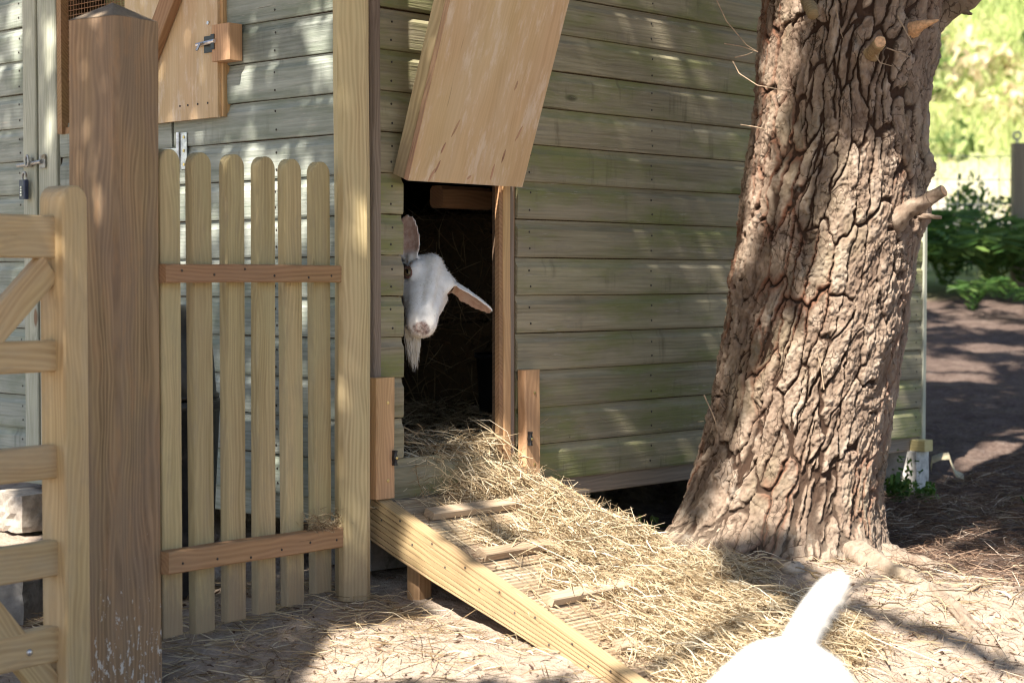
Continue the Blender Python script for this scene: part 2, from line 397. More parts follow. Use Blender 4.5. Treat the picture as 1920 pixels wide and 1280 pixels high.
def bark_mat():
    w = NT('pine_bark'); v = w.coords(rand=False)
    fu = w.n('ShaderNodeAttribute', attribute_name='furrow').outputs['Fac']; hu = w.n('ShaderNodeAttribute', attribute_name='hue').outputs['Fac']
    n1 = w.noise(w.sc(v, (30, 30, 14)), 1.0, 6, 0.7); n2 = w.noise(w.sc(v, (5, 5, 3)), 1.0, 4)
    f = w.math('ADD', w.math('MULTIPLY', n1, 0.6), w.math('MULTIPLY', hu, 0.45))
    col = w.ramp(f, [(0.25, (0.16, 0.107, 0.078)), (0.5, (0.32, 0.235, 0.175)), (0.75, (0.52, 0.42, 0.335))])
    col = w.mix(w.math('MULTIPLY', w.rng(n2, 0.5, 0.68), 0.35), col, (0.30, 0.26, 0.165))
    rd = w.n('ShaderNodeAttribute', attribute_name='red').outputs['Fac']
    col = w.mix(w.math('MULTIPLY', rd, w.rng(n1, 0.3, 0.6, 0.3, 0.95)), col, (0.22, 0.085, 0.045))
    col = w.mix(w.rng(fu, 0.25, 0.8), col, (0.06, 0.033, 0.021))
    dv = w.n('ShaderNodeVectorMath', operation='ADD'); w.l(v, dv.inputs[0])
    nz = w.n('ShaderNodeTexNoise'); w.l(w.sc(v, (22, 22, 12)), nz.inputs['Vector']); nz.inputs['Scale'].default_value = 1.0; nz.inputs['Detail'].default_value = 4
    w.l(w.sc(nz.outputs['Color'], (0.05, 0.05, 0.09)), dv.inputs[1])
    vor = w.n('ShaderNodeTexVoronoi', feature='DISTANCE_TO_EDGE'); w.l(w.sc(dv.outputs[0], (34, 34, 17)), vor.inputs['Vector']); vor.inputs['Scale'].default_value = 1.0
    hair = w.math('MULTIPLY', w.rng(vor.outputs['Distance'], 0.015, 0.07, 1.0, 0.0), w.rng(w.noise(w.sc(v, (12, 12, 7)), 1.0, 3), 0.48, 0.6))
    col = w.mix(w.math('MULTIPLY', hair, 0.75), col, (0.06, 0.035, 0.022))
    lich = w.rng(w.noise(w.sc(v, (16, 16, 10)), 1.0, 5, 0.7), 0.58, 0.7)
    col = w.mix(w.math('MULTIPLY', lich, 0.28), col, (0.42, 0.41, 0.36))
    dust = w.n('ShaderNodeAttribute', attribute_name='dust').outputs['Fac']
    col = w.mix(w.math('MULTIPLY', dust, w.rng(n1, 0.3, 0.6)), col, (0.46, 0.385, 0.30))
    w.l(col, w.b.inputs['Base Color']); w.b.inputs['Roughness'].default_value = 0.9
    hb = w.bump(hair, -0.8, 0.006); w.l(w.bump(w.noise(w.sc(v, (75, 75, 45)), 1.0, 6, 0.8), 0.9, 0.014, hb), w.b.inputs['Normal'])
    return w.m
M_BARK = bark_mat()
def ground_mat():
    w = NT('sandy_ground'); v = w.coords(rand=False)
    li = w.n('ShaderNodeAttribute', attribute_name='litter').outputs['Fac']; gr = w.n('ShaderNodeAttribute', attribute_name='green').outputs['Fac']
    gv = w.n('ShaderNodeAttribute', attribute_name='gravel').outputs['Fac']
    n1 = w.noise(v, 9, 6, 0.7); n2 = w.noise(v, 60, 5, 0.7); n3 = w.noise(v, 2.2, 4)
    sand = w.ramp(w.math('ADD', w.math('MULTIPLY', n1, 0.6), w.math('MULTIPLY', n2, 0.4)), [(0.3, (0.25, 0.19, 0.145)), (0.5, (0.37, 0.295, 0.235)), (0.72, (0.48, 0.40, 0.33))])
    lit = w.ramp(w.math('ADD', w.math('MULTIPLY', n1, 0.5), w.math('MULTIPLY', n2, 0.5)), [(0.3, (0.05, 0.036, 0.031)), (0.5, (0.12, 0.085, 0.07)), (0.7, (0.21, 0.165, 0.14))])
    grn = w.ramp(w.math('ADD', w.math('MULTIPLY', n3, 0.6), w.math('MULTIPLY', n1, 0.4)), [(0.3, (0.22, 0.29, 0.08)), (0.55, (0.36, 0.42, 0.15)), (0.7, (0.50, 0.43, 0.25))])
    gra = w.mix(w.rng(n2, 0.35, 0.65), (0.34, 0.31, 0.27), (0.56, 0.52, 0.46))
    col = w.mix(w.rng(w.math('ADD', li, w.math('MULTIPLY', w.math('SUBTRACT', n1, 0.5), 0.7)), 0.4, 0.62), sand, lit)
    col = w.mix(gv, col, gra); col = w.mix(gr, col, grn)
    w.l(col, w.b.inputs['Base Color']); w.b.inputs['Roughness'].default_value = 0.95; w.b.inputs['Specular IOR Level'].default_value = 0.1
    b1 = w.bump(n1, 0.9, 0.04); w.l(w.bump(n2, 0.8, 0.012, b1), w.b.inputs['Normal'])
    return w.m
M_GROUND = ground_mat()
def goat_mat():
    w = NT('white_goat_coat'); v = w.coords(rand=False)
    pk = w.n('ShaderNodeAttribute', attribute_name='pink').outputs['Fac']; ns = w.n('ShaderNodeAttribute', attribute_name='nose').outputs['Fac']
    n1 = w.noise(v, 40, 5, 0.7)
    col = w.mix(w.rng(n1, 0.35, 0.65), (0.80, 0.77, 0.72), (0.90, 0.88, 0.85))
    col = w.mix(pk, col, w.mix(w.rng(n1, 0.4, 0.6), (0.60, 0.38, 0.30), (0.74, 0.55, 0.46)))
    col = w.mix(w.math('MULTIPLY', ns, w.rng(w.noise(v, 90, 4, 0.7), 0.3, 0.62, 0.55, 1.0)), col, w.mix(w.rng(w.noise(v, 120, 4), 0.45, 0.6), (0.33, 0.23, 0.20), (0.17, 0.11, 0.10)))
    w.l(col, w.b.inputs['Base Color']); w.b.inputs['Roughness'].default_value = 0.75
    w.l(w.bump(w.noise(v, 260, 4, 0.7), 0.3, 0.003), w.b.inputs['Normal'])
    return w.m
M_GOAT = goat_mat()
M_IRIS = plain('amber_iris', (0.17, 0.12, 0.06), 0.15, spec=0.6)
M_PUPIL = plain('pupil', (0.01, 0.008, 0.008), 0.1, spec=0.6)
M_LID = plain('eyelid', (0.24, 0.13, 0.10), 0.6)

# ------------------------------------------------------------------ ground
def lerp_tab(x, xs, ys): return np.interp(x, xs, ys)
def ground_base(x, y):
    z = lerp_tab(y, [-200, 2.5, 3.4, 4.0, 4.3, 4.55, 4.9, 5.2, 7.0, 13.0, 17.5, 22.0, 40, 80, 400], [-1.08, -1.08, -1.06, -1.035, -1.0, -0.94, -0.872, -0.86, -0.845, -0.02, 0.45, 1.15, 12, 18, 20])
    z = z + 0.075 * np.exp(-(((x - 0.80) / 0.45) ** 2 + ((y - 5.08) / 0.26) ** 2))
    z = z + 0.04 * np.exp(-(((x - 1.35) / 0.35) ** 2 + ((y - 4.75) / 0.2) ** 2))
    z = z + 0.035 * np.exp(-(((x + 0.1) / 0.3) ** 2 + ((y - 4.5) / 0.18) ** 2))
    return z
def gz(x, y):
    x = np.asarray(x, float); y = np.asarray(y, float)
    z = ground_base(x, y)
    amp = np.where(y > 14, 2.5, 1.0)
    z = z + amp * 0.05 * fbm(x * 1.7, y * 1.7, 3, 3) + 0.045 * fbm(x * 7, y * 7, 4, 11) + 0.02 * fbm(x * 28, y * 28, 3, 29)
    return z
def axis(lo, hi, step, far0, far1):
    a = list(np.arange(lo, hi, step)); s = step; b = hi
    while b < far1: a.append(b); s *= 1.18; b += s
    s = step; b = lo - step; pre = []
    while b > far0: pre.append(b); s *= 1.18; b -= s
    return np.array(pre[::-1] + a + [far1] if pre else a)
gx = axis(-2.6, 4.2, 0.022, -160, 160); gy = axis(3.0, 8.5, 0.022, -120, 220)
GX, GY = np.meshgrid(gx, gy); GZ = gz(GX, GY)
nxg, nyg = len(gx), len(gy)
idx = np.arange(nxg * nyg).reshape(nyg, nxg)
GF = np.stack([idx[:-1, :-1].ravel(), idx[:-1, 1:].ravel(), idx[1:, 1:].ravel(), idx[1:, :-1].ravel()], 1)
edge = GX + 0.15 * (GY - 5) + 0.25 * fbm(GX * 1.3, GY * 1.3, 3, 50)
LIT = sstep(1.05, 1.35, edge) * sstep(5.0, 5.25, GY + 0.25 * fbm(GX * 2, GY * 2, 3, 71)) * (GY < 14)
LIT = np.maximum(LIT, sstep(0.25, 0.5, GX) * sstep(5.35, 5.6, GY) * 0.9 * (GY < 14))
LIT = np.maximum(LIT, 0.45 * sstep(4.8, 4.4, np.abs(GY - 0)) * 0)
GRAV = sstep(16.2, 17.2, GY + 0.8 * fbm(GX, GY, 2, 8)) * sstep(22.6, 21.6, GY)
GREEN = np.maximum(sstep(21.5, 22.6, GY + fbm(GX * 0.8, GY * 0.8, 2, 9)), 0.75 * sstep(12.4, 13.2, GY) * sstep(17.0, 16.0, GY))
ground = obj('ground', np.column_stack([GX.ravel(), GY.ravel(), GZ.ravel()]), GF, M_GROUND, smooth=True,
             attrs={'litter': LIT.ravel(), 'gravel': GRAV.ravel(), 'green': GREEN.ravel()})
tag(ground, kind='structure')

# ------------------------------------------------------------------ shed
shed = thing('shed', 'weathered grey green timber shed of overlapping boards with a low doorway', 'shed', tuple(C0 + UP * -0.86))
CH = 0.0
SHIP = [(0.004, 0.0), (0.0, 0.006), (0.001, 0.0135), (0.008, 0.0155), (0.045, 0.0165), (0.086, 0.0165), (0.092, 0.012), (0.100, 0.0075), (0.1135, 0.006), (0.1135, 0.0)]
SHIP = [(a, b) for a, b in SHIP][::-1]
def board(parent, wallside, a, b, zb, m, o=0.0, seed=None):
    """one board from a to b along the wall, lower edge at zb"""
    seed = random.randrange(1 << 30) if seed is None else seed
    n = max(2, int((b - a) / 0.16))
    V, F = sweep(SHIP, b - a, n, 0.0009, seed)
    if wallside == 'R': M = frame(RW(a, zb, o), r_, n_)
    else: M = frame(LW(b, zb, o), -l_, m_)
    return obj('board', V, F, m, parent, M)

# inner sheets behind the boards (real walls of the shed), with the doorway and window left open
LEN_R, LEN_L, TOP, BOT = 3.0, 2.6, 1.36, -0.60
D0, D1, DT, DB = 0.132, 0.545, 0.305, -0.52
def panelR(s0, s1, z0, z1): return (RW(s0, z0, -0.032), r_ * (s1 - s0), UP * (z1 - z0), n_ * 0.028)
def panelL(t0, t1, z0, z1): return (LW(t0, z0, -0.032), l_ * (t1 - t0), UP * (z1 - z0), m_ * 0.028)
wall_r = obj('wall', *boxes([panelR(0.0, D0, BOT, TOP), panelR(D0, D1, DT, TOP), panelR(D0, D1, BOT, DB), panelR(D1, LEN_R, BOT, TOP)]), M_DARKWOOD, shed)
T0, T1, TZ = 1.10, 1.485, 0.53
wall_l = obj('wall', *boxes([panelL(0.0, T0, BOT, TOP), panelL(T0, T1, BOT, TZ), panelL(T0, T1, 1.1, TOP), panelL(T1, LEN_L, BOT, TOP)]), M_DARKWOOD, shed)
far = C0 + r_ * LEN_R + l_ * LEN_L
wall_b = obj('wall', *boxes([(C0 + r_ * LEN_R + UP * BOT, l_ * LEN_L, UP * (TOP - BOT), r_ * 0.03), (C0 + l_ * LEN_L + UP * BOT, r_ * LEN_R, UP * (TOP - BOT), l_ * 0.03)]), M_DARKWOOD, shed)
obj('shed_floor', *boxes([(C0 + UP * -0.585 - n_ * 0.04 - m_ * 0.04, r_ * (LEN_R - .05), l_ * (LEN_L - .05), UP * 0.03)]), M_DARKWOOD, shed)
# roof: two pitched slopes, ridge along r
mid = l_ * (LEN_L / 2); rv = 0.55; ov = 0.03
ro = C0 - r_ * ov + UP * TOP
Vr, Fr = boxes([(ro + n_ * ov, r_ * (LEN_R + 2 * ov), mid - n_ * ov + UP * rv, UP * 0.03), (ro + l_ * LEN_L + l_ * ov, r_ * (LEN_R + 2 * ov), -mid - l_ * ov + UP * rv, UP * 0.03)])
roof = obj('roof', Vr, Fr, M_ROOF, shed)
def tri(o, thick): 
    a = C0 + o + UP * TOP; b = a + l_ * LEN_L; c = a + mid + UP * rv
    return [a, b, c, a + thick, b + thick, c + thick], [(0, 1, 2), (5, 4, 3), (0, 3, 4, 1), (1, 4, 5, 2), (2, 5, 3, 0)]
obj('gable', *tri(r_ * 0.0, r_ * 0.03), M_LBOARD, shed); obj('gable', *tri(r_ * (LEN_R - .03), r_ * 0.03), M_LBOARD, shed)

for j in range(-3, 14):
    zb = Z0 - j * BP
    if 6 <= j <= 12:
        board(wall_r, 'R', 0.044, 0.133, zb, M_RBOARD); board(wall_r, 'R', 0.606, 2.974, zb, M_RBOARD)
    else:
        board(wall_r, 'R', 0.044, 2.974, zb, M_RBOARD)
    za = 0.885 - j * BP
    board(wall_l, 'L', 0.012, 0.868, za, M_LBOARD)
    board(wall_l, 'L', 1.731, 2.58, za, M_LBOARD)
# corner boards and bottom rails
piece('corner_board', shed, M_TRIM, 2.02, 0.028, 0.022, RW(0.029, -0.64, -0.001), UP, n_, nseg=8)
piece('corner_board', shed, M_LTRIM, 2.02, 0.026, 0.022, RW(2.989, -0.645, -0.001), UP, n_, nseg=8)
piece('bottom_rail', shed, M_TRIM, 2.95, 0.06, 0.03, RW(0.03, -0.638, -0.026), r_, n_)
piece('bottom_rail', shed, M_LTRIM, 2.5, 0.075, 0.03, LW(2.55, -0.655, -0.026), -l_, m_)
# nails on the boards of the hatch wall and the stable-door wall (two per board at each stud)
nv, nf = lathe([(0.0034, 0.0), (0.0034, 0.0012), (0.002, 0.0019)], 6)
nail_data = None
def nail(parent, P, z):
    global nail_data
    M = frame(P, UP, z)
    o = obj('nail', nv, nf, M_NAIL, parent, M, data=nail_data)
    nail_data = o.data
for j in range(-1, 14):
    zb = Z0 - j * BP
    for s in (0.085, 0.66, 1.25, 1.93, 2.93):
        if D0 - .02 < s < 0.6 and 6 <= j <= 12: continue
        if s == 0.66 and j > 9: continue
        if s == 0.085 and j > 9: continue
        for dz in (0.028, 0.078): nail(wall_r, RW(s + random.uniform(-.004, .004), zb + dz + random.uniform(-.004, .004), 0.0167), n_)
    za = 0.885 - j * BP
    for t in (0.37, 1.76, 2.3):
        for dz in (0.028, 0.078): nail(wall_l, LW(t + random.uniform(-.004, .004), za + dz + random.uniform(-.004, .004), 0.0167), m_)
# doorway jamb
jamb = obj('door_frame', *boxes([(RW(0.530, -0.52, -0.006), r_ * 0.0145, UP * 0.83, n_ * 0.018)]), M_RAIL, shed)
piece('jamb', jamb, M_BATTEN, 0.84, 0.030, 0.03, RW(0.5605, -0.535, -0.012), UP, n_, nseg=6)
piece('jamb', jamb, M_TRIM, 0.84, 0.018, 0.026, RW(0.5855, -0.535, -0.012), UP, n_, nseg=6)
piece('jamb', jamb, M_RAIL, 0.86, 0.008, 0.010, RW(0.6000, -0.54, -0.004), UP, n_, nseg=3, ch=0.001)
piece('head_block', shed, M_RAIL, 0.22, 0.07, 0.06, RW(0.60, 0.275, -0.36), r_, n_, nseg=1, ch=0.012)
# upright battens beside the ramp, each with a black turn button
def upright(s, z0, z1, w, t, bs, bz, m):
    u = piece('upright', shed, m, z1 - z0, w, t, RW(s, z0, 0.017), UP, n_, nseg=5, ch=0.004)
    V, F = extrude_outline([(-.021, -.006), (-.012, -.0045), (0, -.007), (.012, -.0045), (.021, -.006), (.021, .006), (.012, .0045), (0, .007), (-.012, .0045), (-.021, .006)], 0.012, 0.002)
    b = obj('turn_button', V, F, M_BLACK, u, frame(RW(bs, bz, 0.017 + t + 0.001), UP, n_))
    for q in (bz,):
        V, F = lathe([(0.0045, 0), (0.0045, 0.0015), (0.002, 0.0025)], 8)
        obj('screw', V, F, M_BRASS, u, frame(RW(bs, q, 0.017 + t + 0.0135), r_, n_) @ Matrix.Identity(4))
    for q in (z0 + 0.05, z1 - 0.07):
        V, F = lathe([(0.005, 0), (0.005, 0.001), (0.002, 0.0018)], 8)
        obj('screw', V, F, M_BRASS, u, frame(RW(s + 0.006, q, 0.017 + t + 0.0005), r_, n_))
upright(0.022, -0.600, -0.262, 0.070, 0.045, 0.049, -0.487, M_BATTEN)
upright(0.637, -0.60, -0.262, 0.068, 0.035, 0.617, -0.470, M_BATTEN)

# hatch: plywood on a batten frame, leaning out at the top
HA = math.radians(19.3)
hx = -(UP * math.cos(HA) + n_ * math.sin(HA)); hup = -hx; hn = n_ * math.cos(HA) - UP * math.sin(HA)
H0 = RW(0.322, 0.293, 0.067)
hatch = piece('hatch', shed, M_PLY, 0.86, 0.468, 0.018, H0, hup, hn, ch=0.0015, nseg=4, wob=0.0)
piece('batten', hatch, M_FPOST, 0.86, 0.045, 0.050, H0 - r_ * 0.2115 - hn * 0.0510, hup, hn, nseg=4)
piece('batten', hatch, M_FPOST, 0.86, 0.045, 0.050, H0 + r_ * 0.2115 - hn * 0.0510, hup, hn, nseg=4)
piece('batten', hatch, M_FPOST, 0.375, 0.045, 0.050, H0 + hup * 0.024 - r_ * 0.1875 - hn * 0.0510, r_, hn, nseg=2)
piece('edge_strip', hatch, M_PLYEDGE, 0.86, 0.0165, 0.003, H0 - r_ * 0.234 + hn * 0.009, hup, -r_, ch=0.0006, nseg=2, wob=0)
V, F = boxes([(np.array([0.0, 0, 0]), np.array([0.0, 0.0004, 0]), np.array([0, 0, 0.0003]), np.array([0.0, 0, 0.0]))])
for q, (a, b, ln, rot) in enumerate(((-0.10, 0.16, 0.055, .35), (-0.15, 0.02, 0.045, .4), (-0.135, 0.045, 0.04, .3), (-0.13, 0.10, 0.035, .3), (0.09, 0.04, 0.05, .05), (0.12, 0.09, 0.04, .1), (0.1, 0.3, 0.03, .2), (0.0, 0.02, 0.02, .9), (0.16, 0.16, 0.05, .35))):
    w = 0.0035
    pts = [(-ln / 2, 0), (-ln / 5, -w), (ln / 4, -w * .7), (ln / 2, w * .3), (ln / 5, w), (-ln / 4, w * .8)]
    V, F = extrude_outline(pts, 0.0016, 0.0004)
    ax = hup * math.cos(rot) + r_ * math.sin(rot)
    obj('splinter', V, F, M_PLYEDGE, hatch, frame(H0 + r_ * a + hup * b + hn * 0.0178, ax, hn))

# stable door in the other wall: lower leaf of boards, frame, window with mesh, plywood shutter
door = obj('stable_door', *boxes([(LW(0.878, -0.595, -0.003), l_ * 0.635, UP * 1.105, m_ * 0.003)]), M_LBOARD, shed)
for j in range(4, 14):
    za = 0.885 - j * BP
    board(door, 'L', 0.880, 1.512, za, M_LBOARD)
piece('door_trim', shed, M_LTRIM, 1.98, 0.112, 0.02, LW(1.583, -0.64, 0.001), UP, m_, nseg=8)
piece('door_trim', shed, M_LTRIM, 1.98, 0.082, 0.024, LW(1.687, -0.645, 0.001), UP, m_, nseg=8)
window = obj('window', *boxes([(LW(1.478, 0.50, 0.0), l_ * 0.026, UP * 0.66, m_ * 0.03), (LW(1.075, 0.50, 0.0), l_ * 0.026, UP * 0.66, m_ * 0.018), (LW(1.101, 1.135, 0.0), l_ * 0.377, UP * 0.025, m_ * 0.03), (LW(1.101, 0.50, 0.0), l_ * 0.377, UP * 0.022, m_ * 0.018)]), M_RAIL, shed)
bars = []
for t in np.arange(1.112, 1.478, 0.0165): bars.append(tube([LW(t, 0.522, 0.004), LW(t, 1.135, 0.004)], 0.0011, 4, False))
for z in np.arange(0.53, 1.13, 0.0165): bars.append(tube([LW(1.101, z, 0.0062), LW(1.478, z, 0.0062)], 0.0011, 4, False))
tag(obj('wire_mesh', *join(bars), M_RAIL, window), kind='stuff')
obj('window_light_panel', *boxes([(LW(0.95, 0.55, -0.22), l_ * 0.62, UP * 0.6, m_ * 0.012)]), M_PALEPANEL, shed)  # added panel, painted pale to stand for the light seen through the mesh
SX = 0.852
shutter = piece('shutter', shed, M_PLY, 0.70, 0.482, 0.014, LW(SX, 0.500, 0.028), UP, m_, ch=0.0015, nseg=2, wob=0)
piece('edge_strip', shutter, M_BATTEN, 0.70, 0.030, 0.013, LW(0.612, 0.502, 0.0155), UP, -l_, ch=0.001, nseg=2, wob=0)
bd = -(l_) * math.cos(math.radians(55)) + UP * math.sin(math.radians(55)); 
piece('brace', shutter, M_RAIL, 0.78, 0.07, 0.03, LW(1.06, 0.535, 0.0425), bd, m_, nseg=3)
piece('keep_block', shed, M_BATTEN, 0.108, 0.085, 0.052, LW(0.563, 0.662, 0.0175), UP, m_, nseg=1)
bolt = obj('bolt', *boxes([(LW(0.672, 0.695, 0.0435), -l_ * 0.055, UP * 0.05, m_ * 0.003), (LW(0.605, 0.697, 0.0695), -l_ * 0.016, UP * 0.046, m_ * 0.003)]), M_BLACK, shutter)
obj('bolt_bar', *join([tube([LW(0.700, 0.722, 0.052), LW(0.585, 0.722, 0.072)], 0.0062, 8), tube([LW(0.652, 0.722, 0.06), LW(0.655, 0.718, 0.075), LW(0.657, 0.698, 0.085)], 0.004, 6)]), M_STEEL, shutter)
obj('screw', *tube([LW(0.655, 0.785, 0.042), LW(0.655, 0.785, 0.0455)], 0.0055, 8), M_STEEL, shutter)
for t in (0.66, 0.71, 0.76, 0.8): nail(shutter, LW(t, 0.545, 0.0422), m_)
# zinc hinge between door leaf and wall
hinge = obj('hinge', *boxes([(LW(0.828, 0.354, 0.0172), -l_ * 0.030, UP * 0.112, m_ * 0.003), (LW(0.852, 0.385, 0.0172), l_ * 0.075, UP * 0.036, m_ * 0.003)]), M_STEEL, shed)
obj('hinge_pin', *tube([LW(0.840, 0.352, 0.022), LW(0.840, 0.468, 0.022)], 0.006, 8), M_STEEL, hinge)
for z in (0.368, 0.410, 0.452): obj('screw', *tube([LW(0.812, z, 0.0202), LW(0.812, z, 0.0216)], 0.005, 8), M_BRASS, hinge)
# hasp and padlock
hasp = obj('hasp', *boxes([(LW(1.585, 0.392, 0.0255), l_ * 0.035, UP * 0.045, m_ * 0.004), (LW(1.66, 0.399, 0.0275), l_ * 0.05, UP * 0.03, m_ * 0.006)]), M_OLDSTEEL, shed)
obj('hasp_bar', *tube([LW(1.60, 0.413, 0.034), LW(1.745, 0.405, 0.036)], 0.007, 8), M_OLDSTEEL, hasp)
th = np.linspace(0, 2 * math.pi, 15)
obj('staple', *tube([LW(1.672 + 0.010 * math.cos(a), 0.418 + 0.018 * math.sin(a), 0.044) for a in th], 0.0045, 6, False), M_OLDSTEEL, hasp)
plc = LW(1.688, 0.352, 0.045)
padlock = thing('padlock', 'navy combination padlock hanging from the hasp on the grey wall', 'padlock', tuple(plc - UP * 0.06))
V, F = sweep(rect(0.036, 0.020, 0.004), 0.066, 1)
obj('lock_body', V, F, M_NAVY, padlock, frame(plc - UP * 0.064 - m_ * 0.008, UP, m_))
pts = [plc + l_ * (0.012 * math.cos(a)) + UP * (0.012 + 0.016 * math.sin(a)) for a in np.linspace(0, math.pi, 9)]
pts = [plc + l_ * 0.012 - UP * 0.01] + pts + [plc - l_ * 0.012 - UP * 0.01]
obj('shackle', *tube(pts, 0.0042, 8), M_OLDSTEEL, padlock)
for k in range(4): obj('dial', *boxes([(plc - UP * (0.026 + 0.009 * k) + m_ * 0.0118 - l_ * 0.005, l_ * 0.010, UP * 0.0055, m_ * 0.003)]), M_STEEL, padlock)

# ------------------------------------------------------------------ things under and beside the shed
def rough_block(name, m, size, origin, x, z, seed, label, cat, amp=0.006, n=7):
    L, W, T = size; g = np.linspace(0, 1, n); V = []; F = []
    def face(o, a, b):
        k = len(V)
        for u in g:
            for v in g: V.append(o + a * u + b * v)
        for i in range(n - 1):
            for j in range(n - 1): F.append((k + i * n + j, k + (i + 1) * n + j, k + (i + 1) * n + j + 1, k + i * n + j + 1))
    X = np.array([L, 0, 0.]); Y = np.array([0, W, 0.]); Zv = np.array([0, 0, T]); O = np.array([0, -W / 2, 0.])
    face(O, Y, X); face(O + Zv, X, Y); face(O, X, Zv); face(O + Y, Zv, X); face(O, Zv, Y); face(O + X, Y, Zv)
    V = np.array(V); c = V.mean(0); d = V - c
    rr = np.abs(d / (np.array([L, W, T]) / 2)).clip(0, 1); e = np.sort(rr, 1)[:, 1]
    V = c + d * (1 - 0.035 * sstep(0.75, 1.0, e))[:, None]
    q = fbm(V[:, 0] * 23 + seed + V[:, 2] * 17, V[:, 1] * 23 + V[:, 2] * 31, 3, seed)
    V += d / np.linalg.norm(d, axis=1)[:, None] * (q * amp * 4)[:, None]
    o = obj(name, V, F, m, None, frame(origin, x, z), smooth=False)
    tag(o, label, cat); return o
rough_block('concrete_block', M_CONC, (0.36, 0.10, 0.20), RW(2.94, -0.865, -0.31), n_, UP, 3, 'whitewashed concrete block under the far corner of the shed by the tree', 'concrete block', 0.003)
bearer = piece('bearer', shed, M_BEARER, 0.42, 0.062, 0.045, RW(2.94, -0.668, -0.35), n_, UP, nseg=2)
rough_block('concrete_block', M_STONE, (0.20, 0.20, 0.13), LW(1.80, -0.845, 0.02) + l_ * 0.0, -l_, UP, 8, 'worn pale concrete footing seen through the gate under the shed edge', 'concrete block', 0.008)
rough_block('stone_slab', M_SLAB, (0.75, 0.5, 0.16), np.array([-2.0, 5.02, -0.93]), (1, -0.12, 0), UP, 12, 'dark grey stone slab on the ground behind the lower gate rails', 'slab', 0.006)
rough_block('concrete_block', M_SLAB, (0.40, 0.2, 0.21), RW(0.08, -0.83, -0.17), r_, UP, 14, 'dark concrete block under the shed corner beside the ramp leg', 'concrete block', 0.004)
gs = piece('corner_strip', None, M_GREENP, 0.14, 0.014, 0.006, RW(3.012, -0.625, -0.012), UP, n_, nseg=6, wob=0.003)
tag(gs, 'green plastic strip poking out at the far corner of the shed', 'plastic strip')
V = []; F = []
sp = [(1.745, 7.40, -0.775), (1.75, 7.40, -0.735), (1.785, 7.40, -0.722), (1.815, 7.38, -0.718), (1.822, 7.36, -0.75), (1.83, 7.33, -0.785), (1.86, 7.31, -0.800)]
for i, p in enumerate(sp):
    V += [(p[0], p[1] - 0.018, p[2] - 0.012), (p[0] + 0.006, p[1] + 0.018, p[2] + 0.012), (p[0] + 0.006, p[1] + 0.018, p[2] + 0.0145), (p[0], p[1] - 0.018, p[2] - 0.0095)]
for i in range(len(sp) - 1):
    for j in range(4):
        a = i * 4 + j; b = i * 4 + (j + 1) % 4; F.append((a, b, b + 4, a + 4))
F += [(3, 2, 1, 0), tuple(4 * (len(sp) - 1) + j for j in range(4))]
tag(obj('strap', V, F, M_STRAP, smooth=True), 'curled cream webbing strap lying beside the concrete block', 'strap')

# bin behind the pickets
bx, by = -0.985, 4.99; bz = float(gz(bx, by)) - 0.005
dustbin = thing('dustbin', 'dark grey plastic bin standing behind the picket fence', 'bin', (bx, by, bz))
BH = -0.325 - bz
V, F = lathe([(0.128, 0), (0.135, 0.01), (0.162, BH - 0.03), (0.172, BH - 0.03), (0.174, BH - 0.002), (0.165, BH), (0.155, BH - 0.01), (0.13, 0.03)], 32)
obj('bin_body', V, F, M_BIN, dustbin, Matrix.Translation((bx, by, bz)), smooth=True)
V, F = lathe([(0.158, 0.0), (0.166, 0.002), (0.166, 0.014), (0.158, 0.016), (0.150, 0.12), (0.142, 0.205), (0.125, 0.245), (0.07, 0.262), (0.01, 0.265)], 32)
bucket = obj('bucket', V, F, M_BLACK, None, Matrix.Translation((bx - 0.005, by, bz + BH + 0.003)), smooth=True)
tag(bucket, 'black bucket turned upside down on the dark bin behind the pickets', 'bucket')

# ------------------------------------------------------------------ gate post, gate, picket fence
g_ = np.array([0.56, 0.83, 0]); g_ = g_ / np.linalg.norm(g_); N_ = np.array([g_[1], -g_[0], 0])
PE = np.array([-0.932, 4.2, 0]); PS = 0.147
PT = 0.170
pc = PE + g_ * PS / 2 - N_ * PT / 2
gpost = thing('gate_post', 'thick square brown timber gate post with a pointed top', 'post', (pc[0], pc[1], -1.05))
pr = rect(PS, PT, 0.010); pr = [(a, b - PT / 2) for a, b in pr]
def sweep_post(L, seed): return sweep(pr, L, 14, 0.0012, seed)
V, F = sweep_post(1.680, 5)
obj('post_shaft', V, F, M_GPOST, gpost, frame((pc[0], pc[1], -1.05), UP, N_))
Vc = [(0, a, b) for a, b in pr] + [(0.045, 0, 0)]; Vc = np.array(Vc)
Fc = [(i, (i + 1) % 8, 8) for i in range(8)] + [tuple(range(8))[::-1]]
obj('post_cap', Vc, Fc, M_GPOSTCAP, gpost, frame((pc[0], pc[1], 0.6305), UP, N_))

